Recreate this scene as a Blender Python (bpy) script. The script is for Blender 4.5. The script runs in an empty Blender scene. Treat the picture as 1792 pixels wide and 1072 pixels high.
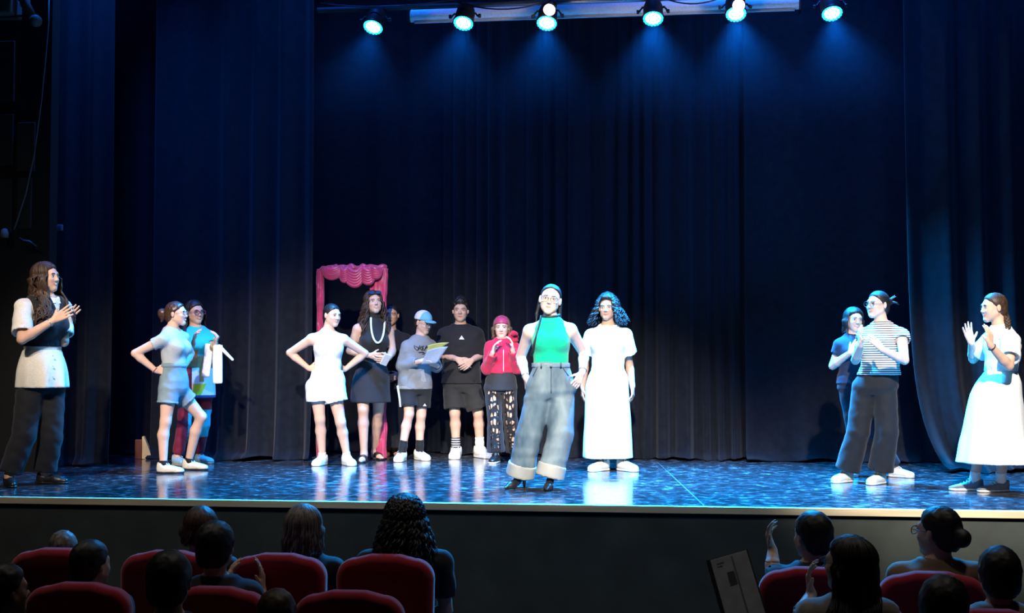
import bpy, bmesh, math, random
import numpy as np
from mathutils import Matrix, Vector

random.seed(5)
SC = bpy.context.scene
COL = SC.collection
PI = math.pi

# ------------------------------------------------------------------ camera
FPX = 2400.0                       # focal length in pixels of a 1792 x 1072 frame
YAW, PITCH = math.radians(7.7), math.atan(97 / FPX)
CAMP = np.array([0.0, 0.0, 2.0])   # eye height above the auditorium floor
STAGE = 1.0                        # height of the stage floor
_cd = bpy.data.cameras.new('camera'); CAM = bpy.data.objects.new('camera', _cd); COL.objects.link(CAM)
_cd.sensor_width = 36; _cd.lens = 36 * FPX / 1792; _cd.clip_end = 200
CAM.location = CAMP; CAM.rotation_euler = (PI / 2 + PITCH, 0, YAW)
SC.camera = CAM
_R = np.array(CAM.rotation_euler.to_matrix())

def ray(px, py):
    return _R @ np.array([(px - 896) / FPX, (536 - py) / FPX, -1.0])
def on_plane(px, py, z=STAGE):
    r = ray(px, py); return CAMP + r * ((z - CAMP[2]) / r[2])
def at_Y(px, py, Y):
    r = ray(px, py); return CAMP + r * ((Y - CAMP[1]) / r[1])
def at_dist(px, py, dist):
    r = ray(px, py); return CAMP + r * (dist / math.hypot(r[0], r[1]))

# ------------------------------------------------------------------ world, exposure
SC.view_settings.view_transform = 'Standard'; SC.view_settings.look = 'None'
SC.view_settings.exposure = 0.0; SC.view_settings.gamma = 1.0
SC.view_settings.use_curve_mapping = False
W = bpy.data.worlds.new('dim_hall'); SC.world = W; W.use_nodes = True
W.node_tree.nodes['Background'].inputs[0].default_value = (0.55, 0.65, 1.0, 1)
W.node_tree.nodes['Background'].inputs[1].default_value = 0.0035

def spot(name, loc, target, energy, color, size_deg, blend=0.6, radius=0.12):
    l = bpy.data.lights.new(name, 'SPOT'); o = bpy.data.objects.new(name, l); COL.objects.link(o)
    l.energy = energy; l.color = color; l.spot_size = math.radians(size_deg); l.spot_blend = blend
    l.shadow_soft_size = radius; o.location = loc
    o.rotation_euler = (Vector(target) - Vector(loc)).to_track_quat('-Z', 'Y').to_euler()
    return o

YE = at_Y(896, 881, 1)[1]          # placeholder, fixed below
YE = on_plane(896, 881)[1]         # the stage edge runs along world X at this Y
# front-of-house profile spots on the auditorium bar, over the audience
FOH_Z = 7.4
WARM, NEUT = (1.0, 0.86, 0.74), (1.0, 0.95, 0.90)
spot('front_spot', (-4.6, 2.6, FOH_Z), (-5.2, YE + 1.6, 1.75), 2300, WARM, 18, 0.8)
spot('front_spot', (-3.6, 2.4, FOH_Z), (-4.3, YE + 2.8, 1.6), 5400, WARM, 18, 0.8)
spot('front_spot', (-2.2, 2.4, FOH_Z), (-2.9, YE + 3.8, 1.6), 6600, NEUT, 20, 0.8)
spot('front_spot', (0.0, 2.4, FOH_Z), (-1.0, YE + 2.2, 1.6), 14000, NEUT, 20, 0.8)
spot('front_spot', (1.6, 2.6, FOH_Z), (1.8, YE + 1.6, 1.35), 9000, NEUT, 22, 0.8)
# added fill spots over the front rows, for stage bounce on fascia and seats
for x in (-6.6, -4.0, -1.0, 2.2):
    spot('front_row_fill', (x, YE - 2.6, 6.2), (x, YE - .6, 0), 105, (1.0, .92, .80), 110, 0.9, .2)
# added blue fill spots, unseen above the picture, to tint the curtains
for x, tx, ty, e in ((-5.4, -5.9, 12.6, 1300), (-4.6, -4.5, 13.6, 330), (-3.2, -3.4, 15.0, 800), (-0.6, -1.2, 14.6, 220), (1.0, 1.0, 14.2, 1100), (3.0, 3.0, 13.0, 520)):
    spot('curtain_fill', (x, YE + 2.2, 7.6), (tx, ty, 3.4), e, (.01, .16, 1.0), 75, 1.0, .1)

# ------------------------------------------------------------------ materials
_M = {}
def mat(name, col, rough=0.7, spec=0.3, metal=0.0, var=0.10, scale=60.0, bump=0.0, emit=None, estr=0.0,
        vcol=False, sheen=0.0, coat=0.0, col2=None, stretch=None, alpha=1.0, trans=0.0):
    """Principled material whose colour is broken up by a noise (and, optionally, bumped by it)."""
    if name in _M: return _M[name]
    m = bpy.data.materials.new(name); m.use_nodes = True; _M[name] = m
    nt = m.node_tree; N = nt.nodes; L = nt.links; b = N['Principled BSDF']
    b.inputs['Roughness'].default_value = rough; b.inputs['Metallic'].default_value = metal
    b.inputs['Specular IOR Level'].default_value = spec
    b.inputs['Sheen Weight'].default_value = sheen; b.inputs['Coat Weight'].default_value = coat
    b.inputs['Alpha'].default_value = alpha; b.inputs['Transmission Weight'].default_value = trans
    tc = N.new('ShaderNodeTexCoord'); mp = N.new('ShaderNodeMapping'); nz = N.new('ShaderNodeTexNoise')
    if stretch: mp.inputs['Scale'].default_value = stretch
    nz.inputs['Scale'].default_value = scale; nz.inputs['Detail'].default_value = 4
    L.new(tc.outputs['Object'], mp.inputs[0]); L.new(mp.outputs[0], nz.inputs['Vector'])
    rp = N.new('ShaderNodeValToRGB'); L.new(nz.outputs['Fac'], rp.inputs[0])
    c = tuple(col)
    if col2 is None:
        lo = tuple(max(0, x * (1 - var)) for x in c); hi = tuple(min(1, x * (1 + var)) for x in c)
    else: lo, hi = c, tuple(col2)
    rp.color_ramp.elements[0].position = 0.3; rp.color_ramp.elements[1].position = 0.7
    rp.color_ramp.elements[0].color = lo + (1,); rp.color_ramp.elements[1].color = hi + (1,)
    src = rp.outputs[0]
    if vcol:
        at = N.new('ShaderNodeVertexColor'); at.layer_name = 'Col'
        mx = N.new('ShaderNodeMix'); mx.data_type = 'RGBA'; mx.blend_type = 'MULTIPLY'; mx.inputs[0].default_value = 1
        L.new(src, mx.inputs[6]); L.new(at.outputs[0], mx.inputs[7]); src = mx.outputs[2]
    L.new(src, b.inputs['Base Color'])
    if bump:
        bp = N.new('ShaderNodeBump'); bp.inputs['Strength'].default_value = bump; bp.inputs['Distance'].default_value = 0.01
        L.new(nz.outputs['Fac'], bp.inputs['Height']); L.new(bp.outputs[0], b.inputs['Normal'])
    if emit:
        b.inputs['Emission Color'].default_value = tuple(emit) + (1,); b.inputs['Emission Strength'].default_value = estr
    return m

# ------------------------------------------------------------------ object helpers
def tag(o, label=None, cat=None, group=None, kind=None):
    if label: o['label'] = label
    if cat: o['category'] = cat
    if group: o['group'] = group
    if kind: o['kind'] = kind
    return o
def empty(name, loc, rz=0.0, label=None, cat=None, group=None):
    o = bpy.data.objects.new(name, None); COL.objects.link(o); o.empty_display_size = 0.1
    o.location = loc; o.rotation_euler = (0, 0, rz)
    return tag(o, label, cat, group)
def link(name, me, parent=None):
    o = bpy.data.objects.new(name, me); COL.objects.link(o)
    if parent is not None: o.parent = parent
    return o
def mesh_np(name, V, Q, material, parent=None, smooth=True, cols=None, tri=False):
    """V (n,3) floats, Q (m,4) quads -> linked object"""
    me = bpy.data.meshes.new(name); k = 3 if tri else 4
    V = np.ascontiguousarray(V, np.float32); Q = np.ascontiguousarray(Q, np.int32)
    me.vertices.add(len(V)); me.vertices.foreach_set('co', V.ravel())
    me.loops.add(Q.size); me.loops.foreach_set('vertex_index', Q.ravel())
    me.polygons.add(len(Q)); me.polygons.foreach_set('loop_start', np.arange(0, Q.size, k, dtype=np.int32))
    me.polygons.foreach_set('use_smooth', np.full(len(Q), smooth))
    if cols is not None:
        ca = me.color_attributes.new('Col', 'FLOAT_COLOR', 'POINT')
        ca.data.foreach_set('color', np.c_[cols, np.ones(len(cols))].astype(np.float32).ravel())
    me.update(calc_edges=True); me.validate()
    if material: me.materials.append(material)
    return link(name, me, parent)

class MB:
    """collects simple solids into one mesh"""
    def __init__(s): s.v = []; s.f = []; s.m = []; s.mi = 0
    def add(s, vs, fs):
        o = len(s.v); s.v += [tuple(map(float, p)) for p in vs]
        s.f += [tuple(i + o for i in f) for f in fs]; s.m += [s.mi] * len(fs); return s
    def box(s, c, d, rz=0.0, M=None):
        hx, hy, hz = d[0] / 2, d[1] / 2, d[2] / 2; cs, sn = math.cos(rz), math.sin(rz); vs = []
        for z in (-hz, hz):
            for x, y in ((-hx, -hy), (hx, -hy), (hx, hy), (-hx, hy)):
                p = (c[0] + x * cs - y * sn, c[1] + x * sn + y * cs, c[2] + z); vs.append(p)
        if M is not None: vs = [tuple(M @ Vector(p)) for p in vs]
        return s.add(vs, [(3, 2, 1, 0), (4, 5, 6, 7), (0, 1, 5, 4), (1, 2, 6, 5), (2, 3, 7, 6), (3, 0, 4, 7)])
    def tube(s, pts, rad, n=8, caps=True):
        P = [np.array(p, float) for p in pts]; m = len(P)
        R = [rad] * m if np.isscalar(rad) else list(rad); up = None; vs = []
        for i in range(m):
            t = P[min(i + 1, m - 1)] - P[max(i - 1, 0)]; t /= (np.linalg.norm(t) + 1e-9)
            if up is None:
                a = np.array([0, 0, 1.0]) if abs(t[2]) < 0.9 else np.array([1.0, 0, 0]); up = np.cross(t, a)
            up = up - t * (up @ t); up /= (np.linalg.norm(up) + 1e-9); w = np.cross(t, up)
            for j in range(n):
                a = 2 * PI * j / n; vs.append(P[i] + R[i] * (math.cos(a) * up + math.sin(a) * w))
        fs = [(i * n + j, i * n + (j + 1) % n, (i + 1) * n + (j + 1) % n, (i + 1) * n + j) for i in range(m - 1) for j in range(n)]
        if caps: fs += [tuple(range(n - 1, -1, -1)), tuple(range((m - 1) * n, m * n))]
        return s.add(vs, fs)
    def lathe(s, prof, n=20, M=None):
        """prof: (radius, height) about local z"""
        vs = []; m = len(prof)
        for r, z in prof:
            for j in range(n):
                a = 2 * PI * j / n; vs.append((r * math.cos(a), r * math.sin(a), z))
        if M is not None: vs = [tuple(M @ Vector(p)) for p in vs]
        fs = [(i * n + j, i * n + (j + 1) % n, (i + 1) * n + (j + 1) % n, (i + 1) * n + j) for i in range(m - 1) for j in range(n)]
        fs += [tuple(range(n - 1, -1, -1)), tuple(range((m - 1) * n, m * n))]
        return s.add(vs, fs)
    def prism(s, poly, thick, M):
        """poly in the local xy plane, extruded +-thick/2 in z, then M"""
        n = len(poly); vs = [M @ Vector((x, y, z)) for z in (-thick / 2, thick / 2) for x, y in poly]
        fs = [tuple(range(n - 1, -1, -1)), tuple(range(n, 2 * n))] + [(i, (i + 1) % n, n + (i + 1) % n, n + i) for i in range(n)]
        return s.add([tuple(v) for v in vs], fs)
    def build(s, name, mats, parent=None, smooth=False, bevel=0.0):
        me = bpy.data.meshes.new(name); me.from_pydata(s.v, [], s.f); me.update()
        for m in (mats if isinstance(mats, (list, tuple)) else [mats]): me.materials.append(m)
        me.polygons.foreach_set('material_index', s.m)
        if smooth: me.polygons.foreach_set('use_smooth', [True] * len(s.f))
        bm = bmesh.new(); bm.from_mesh(me); bmesh.ops.recalc_face_normals(bm, faces=bm.faces); bm.to_mesh(me); bm.free()
        o = link(name, me, parent)
        if bevel:
            b = o.modifiers.new('bevel', 'BEVEL'); b.width = bevel; b.segments = 2; b.limit_method = 'ANGLE'
        return o

def axis_matrix(o, zdir, xhint=(1, 0, 0)):
    z = Vector(zdir).normalized(); x = Vector(xhint); x = (x - z * x.dot(z)).normalized(); y = z.cross(x)
    return Matrix(((x.x, y.x, z.x, o[0]), (x.y, y.y, z.y, o[1]), (x.z, y.z, z.z, o[2]), (0, 0, 0, 1)))

# ------------------------------------------------------------------ distance fields
V3 = lambda *a: np.array(a, float)
def nrm(v):
    v = np.asarray(v, float); return v / (np.linalg.norm(v) + 1e-9)
class Prim:
    def __init__(s, fn, lo, hi): s.fn = fn; s.lo = np.asarray(lo, float); s.hi = np.asarray(hi, float)
def cone(a, b, ra, rb):
    a = np.asarray(a, float); b = np.asarray(b, float); ba = b - a; l2 = ba @ ba + 1e-12
    def fn(X, Y, Z):
        x, y, z = X - a[0], Y - a[1], Z - a[2]
        t = np.clip((x * ba[0] + y * ba[1] + z * ba[2]) / l2, 0, 1)
        return np.sqrt((x - t * ba[0]) ** 2 + (y - t * ba[1]) ** 2 + (z - t * ba[2]) ** 2) - (ra + (rb - ra) * t)
    r = max(ra, rb); return Prim(fn, np.minimum(a, b) - r, np.maximum(a, b) + r)
def ball(c, r): return cone(c, np.asarray(c, float) + [0, 0, 1e-5], r, r)
def ellip(c, r, R=None):
    """ellipsoid, axes = columns of R"""
    c = np.asarray(c, float); r = np.asarray(r, float); R = np.eye(3) if R is None else R
    def fn(X, Y, Z):
        x, y, z = X - c[0], Y - c[1], Z - c[2]
        u = [(x * R[0, i] + y * R[1, i] + z * R[2, i]) for i in range(3)]
        k0 = np.sqrt((u[0] / r[0]) ** 2 + (u[1] / r[1]) ** 2 + (u[2] / r[2]) ** 2)
        k1 = np.sqrt((u[0] / r[0] ** 2) ** 2 + (u[1] / r[1] ** 2) ** 2 + (u[2] / r[2] ** 2) ** 2)
        return k0 * (k0 - 1) / (k1 + 1e-9)
    m = r.max(); return Prim(fn, c - m, c + m)
def zloft(zs, cx, cy, a, b, yaw=0.0, e=2.0, folds=0, famp=None, fph=0.0):
    """stack of ellipses along z; yaw per level (0 = lateral axis along x). folds: pleats around with amplitude famp per level"""
    zs = np.asarray(zs, float); cx, cy, a, b = [np.broadcast_to(np.asarray(q, float), zs.shape) for q in (cx, cy, a, b)]
    yw = np.broadcast_to(np.asarray(yaw, float), zs.shape)
    fa = None if famp is None else np.broadcast_to(np.asarray(famp, float), zs.shape)
    def fn(X, Y, Z):
        sh = np.broadcast(X, Y, Z).shape
        zz = np.clip(Z, zs[0], zs[-1])
        I = lambda q: np.interp(zz, zs, q)
        A, B = I(a), I(b); x = X - I(cx); y = Y - I(cy); c, s_ = np.cos(I(yw)), np.sin(I(yw))
        u = x * c + y * s_; v = -x * s_ + y * c
        if e == 2.0: k = np.sqrt((u / A) ** 2 + (v / B) ** 2)
        else: k = ((np.abs(u) / A) ** e + (np.abs(v) / B) ** e) ** (1 / e)
        if fa is not None:
            th = np.arctan2(v / B, u / A)
            k = k - I(fa) * (np.sin(folds * th + fph) + 0.6 * np.sin((folds * 0.5 + 2) // 1 * th + 2.1 * fph + 1))
        d = (k - 1) * np.minimum(A, B)
        return np.maximum(d, np.maximum(zs[0] - Z, Z - zs[-1]) + 0 * d)
    m = max(a.max(), b.max()) * 1.25
    return Prim(fn, [cx.min() - m, cy.min() - m, zs[0]], [cx.max() + m, cy.max() + m, zs[-1]])
def plane(p, n):
    """negative on the side away from n"""
    p = np.asarray(p, float); n = nrm(n)
    return Prim(lambda X, Y, Z: (X - p[0]) * n[0] + (Y - p[1]) * n[1] + (Z - p[2]) * n[2], [-9] * 3, [9] * 3)
def rbox(c, h, R=None, r=0.005):
    c = np.asarray(c, float); h = np.asarray(h, float); R = np.eye(3) if R is None else R
    def fn(X, Y, Z):
        x, y, z = X - c[0], Y - c[1], Z - c[2]
        q = [np.abs(x * R[0, i] + y * R[1, i] + z * R[2, i]) - h[i] + r for i in range(3)]
        o = np.sqrt(sum(np.maximum(k, 0) ** 2 for k in q)); return o + np.minimum(np.maximum(np.maximum(q[0], q[1]), q[2]), 0) - r
    m = np.linalg.norm(h); return Prim(fn, c - m, c + m)

class Field:
    """ordered list of (op, prim, k): 'u' union, 's' subtract, 'i' intersect, 'd' displace"""
    def __init__(s): s.ops = []
    def u(s, p, k=0.02): s.ops.append(('u', p, k)); return s
    def s_(s, p, k=0.005): s.ops.append(('s', p, k)); return s
    def i(s, p, k=0.0): s.ops.append(('i', p, k)); return s
    def disp(s, fn): s.ops.append(('d', fn, 0)); return s
    def bounds(s):
        lo = np.full(3, 9e9); hi = -lo
        for op, p, k in s.ops:
            if op == 'u': lo = np.minimum(lo, p.lo); hi = np.maximum(hi, p.hi)
        return lo, hi
    def eval(s, X, Y, Z, axes=None):
        """axes: the 1-d grid axes when X, Y, Z are open grids -> bounded evaluation"""
        sh = np.broadcast(X, Y, Z).shape; F = np.full(sh, 0.25, np.float32)
        for op, p, k in s.ops:
            if op == 'd': F += p(X, Y, Z, F).astype(np.float32); continue
            if axes is not None and op in 'us':
                mg = max(0.03, k * 1.5); sl = []
                for ax, l, h in zip(axes, p.lo - mg, p.hi + mg):
                    sl.append(slice(int(np.searchsorted(ax, l)), int(np.searchsorted(ax, h))))
                if any(q.stop <= q.start for q in sl): continue
                sl = tuple(sl); d = p.fn(X[sl[0]], Y[:, sl[1]], Z[:, :, sl[2]]).astype(np.float32); f = F[sl]
            else:
                sl = Ellipsis; d = p.fn(X, Y, Z).astype(np.float32); f = F
            if op == 's': d = -d
            if k > 0:
                h = np.maximum(k - np.abs(f - d), 0); h = h * h * (0.25 / k)
            else: h = 0
            F[sl] = (np.minimum(f, d) - h) if op == 'u' else (np.maximum(f, d) + h)
        return F
    def at(s, P):
        P = np.asarray(P, float); return s.eval(P[:, 0], P[:, 1], P[:, 2])
    def grad(s, P, e=0.004):
        G = np.stack([s.at(P + np.eye(3)[i] * e) - s.at(P - np.eye(3)[i] * e) for i in range(3)], 1)
        return G / (np.linalg.norm(G, axis=1, keepdims=True) + 1e-9)
    def mesh(s, step, lo=None, hi=None):
        l, h = s.bounds()
        lo = l - 2.5 * step if lo is None else np.maximum(np.asarray(lo, float), l - 2.5 * step)
        hi = h + 2.5 * step if hi is None else np.minimum(np.asarray(hi, float), h + 2.5 * step)
        ax = [np.arange(lo[i], hi[i] + step, step) for i in range(3)]
        F = s.eval(ax[0][:, None, None], ax[1][None, :, None], ax[2][None, None, :], ax)
        return surface(F, ax)

_CORN = np.array([[i, j, k] for i in (0, 1) for j in (0, 1) for k in (0, 1)])
_EDGE = [(a, b) for a in range(8) for b in range(a + 1, 8) if np.abs(_CORN[a] - _CORN[b]).sum() == 1]
def surface(F, ax):
    """naive surface nets"""
    n = F.shape; ins = F < 0
    cnt = np.zeros((n[0] - 1, n[1] - 1, n[2] - 1), np.int8)
    for c in _CORN: cnt += ins[c[0]:n[0] - 1 + c[0], c[1]:n[1] - 1 + c[1], c[2]:n[2] - 1 + c[2]]
    I = np.argwhere((cnt > 0) & (cnt < 8))
    if len(I) == 0: return np.zeros((0, 3)), np.zeros((0, 4), int)
    fc = [F[I[:, 0] + c[0], I[:, 1] + c[1], I[:, 2] + c[2]] for c in _CORN]
    S = np.zeros((len(I), 3)); N = np.zeros(len(I))
    for a, b in _EDGE:
        m = (fc[a] < 0) != (fc[b] < 0); t = np.where(m, fc[a] / np.where(m, fc[a] - fc[b], 1), 0)
        S += np.where(m[:, None], _CORN[a] + t[:, None] * (_CORN[b] - _CORN[a]), 0); N += m
    P = I + S / N[:, None]
    st = ax[0][1] - ax[0][0]
    V = np.stack([ax[i][0] + P[:, i] * st for i in range(3)], 1)
    idx = np.full(cnt.shape, -1, np.int32); idx[I[:, 0], I[:, 1], I[:, 2]] = np.arange(len(I)); Q = []
    for d in range(3):
        e1, e2 = [(1, 2), (2, 0), (0, 1)][d]
        s0 = [slice(0, None)] * 3; s1 = [slice(0, None)] * 3; s0[d] = slice(0, n[d] - 1); s1[d] = slice(1, n[d])
        for e in (e1, e2): s0[e] = slice(1, n[e] - 1); s1[e] = slice(1, n[e] - 1)
        A = ins[tuple(s0)]; B = ins[tuple(s1)]; E = np.argwhere(A != B)
        if len(E) == 0: continue
        fl = A[E[:, 0], E[:, 1], E[:, 2]]; o = E.copy(); o[:, e1] += 1; o[:, e2] += 1
        u1 = np.zeros(3, int); u1[e1] = 1; u2 = np.zeros(3, int); u2[e2] = 1
        g = lambda q: idx[q[:, 0], q[:, 1], q[:, 2]]
        q = np.stack([g(o - u1 - u2), g(o - u2), g(o), g(o - u1)], 1)
        q[~fl] = q[~fl][:, ::-1]; Q.append(q)
    Q = np.concatenate(Q) if Q else np.zeros((0, 4), int)
    return V, Q[(Q >= 0).all(1)]

def compact(V, Q):
    u, inv = np.unique(Q.ravel(), return_inverse=True); return V[u], inv.reshape(Q.shape)

def noise3(f, seed=0.0):
    """cheap smooth pseudo-noise in -1..1"""
    def fn(X, Y, Z):
        return (np.sin(f[0] * X + 1.7 * np.sin(f[1] * Y * 0.7 + f[2] * Z * 0.6 + seed) + seed * 1.3)
                * np.sin(f[1] * Y + 1.3 * np.sin(f[2] * Z * 0.8 + f[0] * X * 0.5 + seed * 2) + seed)
                + 0.7 * np.sin(f[2] * Z + 1.9 * np.sin(f[0] * X * 0.9 + seed * 0.7) + f[1] * Y * 0.4 + seed * 2.3)) / 1.7
    return fn

# ------------------------------------------------------------------ the hall and the stage
def slab(name, x0, x1, y0, y1, z0, z1, m, parent=None):
    b = MB(); b.box(((x0 + x1) / 2, (y0 + y1) / 2, (z0 + z1) / 2), (x1 - x0, y1 - y0, z1 - z0)); o = b.build(name, m, parent)
    if parent is None: o['kind'] = 'structure'
    return o
M_black = mat('flat_black', (.006, .006, .007), .8, .2)
def floor_material():
    m = bpy.data.materials.new('stage_vinyl'); m.use_nodes = True; N = m.node_tree.nodes; L = m.node_tree.links; b = N['Principled BSDF']
    tc = N.new('ShaderNodeTexCoord')
    def noise(sc, scale, det, rough, dist):
        mp = N.new('ShaderNodeMapping'); mp.inputs['Scale'].default_value = sc; L.new(tc.outputs['Object'], mp.inputs[0])
        n = N.new('ShaderNodeTexNoise'); n.inputs['Scale'].default_value = scale; n.inputs['Detail'].default_value = det; n.inputs['Roughness'].default_value = rough; n.inputs['Distortion'].default_value = dist
        L.new(mp.outputs[0], n.inputs['Vector']); return n
    n1 = noise((.7, .7, 1), 15.0, 5, .62, .5); n0 = noise((1, .8, 1), 1.1, 2, .5, 0); n3 = noise((.6, 3.0, 1), 6.0, 4, .7, .3)
    ad = N.new('ShaderNodeMath'); ad.operation = 'MULTIPLY_ADD'; ad.inputs[1].default_value = .22; L.new(n0.outputs['Fac'], ad.inputs[0]); L.new(n1.outputs['Fac'], ad.inputs[2])
    ae = N.new('ShaderNodeMath'); ae.operation = 'MULTIPLY_ADD'; ae.inputs[1].default_value = .30; L.new(n3.outputs['Fac'], ae.inputs[0]); L.new(ad.outputs[0], ae.inputs[2])
    r1 = N.new('ShaderNodeValToRGB'); r1.color_ramp.elements[0].position = .66; r1.color_ramp.elements[1].position = .98
    r1.color_ramp.elements[0].color = (.016, .016, .018, 1); r1.color_ramp.elements[1].color = (.22, .225, .24, 1)
    e = r1.color_ramp.elements.new(.82); e.color = (.04, .041, .046, 1)
    L.new(ae.outputs[0], r1.inputs[0]); L.new(r1.outputs[0], b.inputs['Base Color'])
    r2 = N.new('ShaderNodeMapRange'); r2.inputs[1].default_value = .6; r2.inputs[2].default_value = 1.1; r2.inputs[3].default_value = .10; r2.inputs[4].default_value = .22; L.new(ae.outputs[0], r2.inputs[0]); L.new(r2.outputs[0], b.inputs['Roughness'])
    bp = N.new('ShaderNodeBump'); bp.inputs['Strength'].default_value = .05; bp.inputs['Distance'].default_value = .02
    L.new(n1.outputs['Fac'], bp.inputs['Height']); L.new(bp.outputs[0], b.inputs['Normal'])
    b.inputs['Specular IOR Level'].default_value = .5
    return m
M_floor = floor_material()
slab('floor', -12, 12, -3, YE + .02, -.2, 0, mat('hall_carpet', (.012, .014, .016), .95, .1, scale=200))
st = slab('stage_floor', -12, 12, YE, YE + 9, .80, STAGE, M_floor)
slab('stage_front', -12, 12, YE - .02, YE, 0, .925, mat('front_panel_paint', (.070, .078, .064), .75, .25, var=.2, scale=4))
slab('stage_shadow_gap', -12, 12, YE - .012, YE, .925, .952, M_black)
b = MB(); b.box((0, YE - .014, STAGE - .023), (24, .052, .050)); t_ = b.build('trim_1', mat('bare_wood_edge', (.88, .70, .42), .5, .3, var=.15, scale=5, stretch=(.3, 4, 4)), None, bevel=.004); t_['kind'] = 'structure'
for i, (x, y) in enumerate([((1150, 808), (1232, 884)), ((560, 877), (720, 846))]):
    A = on_plane(*x); B = on_plane(*y); d = B - A; mb = MB()
    mb.box(tuple((A + B) / 2 + V3(0, 0, .0008)), (np.linalg.norm(d), .009, .0016), math.atan2(d[1], d[0]))
    mb.build('floor_seam_tape', mat('clear_tape', (.09, .095, .10), .3, .5), st)

slab('wall_back', -12, 12, YE + 8.6, YE + 8.8, 0, 9, M_black)
slab('ceiling', -12, 12, YE - .5, YE + 9, 9, 9.2, M_black)
slab('wall_right', 8.6, 8.8, YE - .5, YE + 9, 0, 9, M_black)

# curtains ---------------------------------------------------------------
M_velvet = mat('black_velvet', (.0065, .0075, .0105), .85, .10, var=.25, scale=14, sheen=.06)
def curtain(name, path, lam, amp, label, z1=8.2, seed=0, flare=0.06, sweep=None, puddle=.0, group='black stage curtains'):
    """heavy cloth hung in soft pleats along a floor path (world XY)"""
    rd = random.Random(seed); P = [np.array(p[:2], float) for p in path]
    seg = [np.linalg.norm(P[i + 1] - P[i]) for i in range(len(P) - 1)]; T = sum(seg); n = max(8, int(T / .022))
    zs = np.concatenate([np.array([0, .006, .02, .045, .08, .13]), np.linspace(.2, 1.6, 12), np.linspace(1.8, z1 - STAGE, 16)]) + STAGE + .004
    V = np.zeros((n + 1, len(zs), 3)); ph = [rd.random() * 6.3 for _ in range(8)]
    S_ = np.linspace(0, T, n + 1)
    X = np.interp(S_, np.r_[0, np.cumsum(seg)], [p[0] for p in P]); Y = np.interp(S_, np.r_[0, np.cumsum(seg)], [p[1] for p in P])
    tx = np.gradient(X); ty = np.gradient(Y); l = np.hypot(tx, ty) + 1e-9; nx, ny = ty / l, -tx / l
    # pleats bunch and loosen along the width
    u = S_ + .35 * lam * np.sin(S_ / lam * 1.3 + ph[0]) + .3 * lam * np.sin(S_ / lam * .6 + ph[1])
    for j, z in enumerate(zs):
        h = z - STAGE; low = math.exp(-h / .55); up = min(1, h / 6)
        w = amp * (np.sin(2 * PI * u / lam + .5 * low * np.sin(2 * S_ + ph[2])) * (1 - .25 * up) + .45 * np.sin(2 * PI * u / lam * 2.17 + ph[3]) * (.4 + .6 * low) + .35 * np.sin(2 * PI * S_ / (lam * 3.1) + ph[4] + .4 * h))
        o = w * (1 + .5 * low) + flare * low
        pd = math.exp(-(h / .05) ** 2) * puddle
        o = o + pd * (1 + .8 * np.sin(5 * S_ + ph[5]) + .5 * np.sin(13 * S_ + ph[6]))
        sx = 0 if sweep is None else sweep(h, S_ / T)
        V[:, j, 0] = X + nx * o + sx; V[:, j, 1] = Y + ny * o; V[:, j, 2] = z + (pd * .22 * (1 + np.sin(9 * S_ + ph[7] + 30 * h)) if puddle else 0)
    idx = np.arange((n + 1) * len(zs)).reshape(n + 1, len(zs))
    Q = np.stack([idx[:-1, :-1], idx[1:, :-1], idx[1:, 1:], idx[:-1, 1:]], -1).reshape(-1, 4)
    o = mesh_np(name, V.reshape(-1, 3), Q, M_velvet); tag(o, label, 'curtain', group)
    m = o.modifiers.new('cloth', 'SOLIDIFY'); m.thickness = .012; m.offset = -1
    return o
def fl(px, py): return on_plane(px, py)[:2]
Yb = 15.0; Yc = 14.25; Yl = on_plane(450, 804)[1]; Yr = on_plane(1660, 824)[1]; Yn = on_plane(150, 815)[1]
xy = lambda px, Y: (at_Y(px, 800, Y)[0], Y)
curtain('stage_curtain', [xy(430, Yb), xy(840, Yb)], .55, .030, 'dark backdrop curtain behind the pink draped frame and the boys', seed=3, puddle=.03)
curtain('stage_curtain', [xy(776, Yc + .55), xy(960, Yc + .35), xy(1140, Yc), xy(1312, Yc)], .19, .060, 'black pleated backdrop curtain at the centre behind the girl in the long white dress', seed=5, puddle=.06)
curtain('stage_curtain', [xy(1306, Yc - .12), xy(1660, Yc - .12)], .62, .035, 'bluish smooth backdrop curtain behind the girl in the striped top', seed=8, puddle=.07)
curtain('stage_curtain', [xy(264, Yl + .02), xy(400, Yl), xy(546, Yl)], .44, .060, 'wide black side curtain behind the girl in denim shorts', seed=11, puddle=.09)
curtain('stage_curtain', [xy(-130, Yn + .1), xy(60, Yn), xy(190, Yn)], .42, .045, 'dark blue side curtain behind the girl in the black vest', seed=14, puddle=.05)
curtain('stage_curtain', [xy(160, Yl + .5), xy(300, Yl + .6)], .3, .04, 'narrow black curtain in the gap at the left wing', seed=16, puddle=.03)
curtain('stage_curtain', [xy(1590, Yr), xy(1720, Yr - .05), xy(1960, Yr - .2)], .45, .065, 'dark side curtain sweeping forward behind the girl with the braid', seed=19, puddle=.08,
        sweep=lambda h, t: (.30 * math.exp(-h / .42) + .05 * math.exp(-h / 1.6)) * (1 - t))

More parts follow.
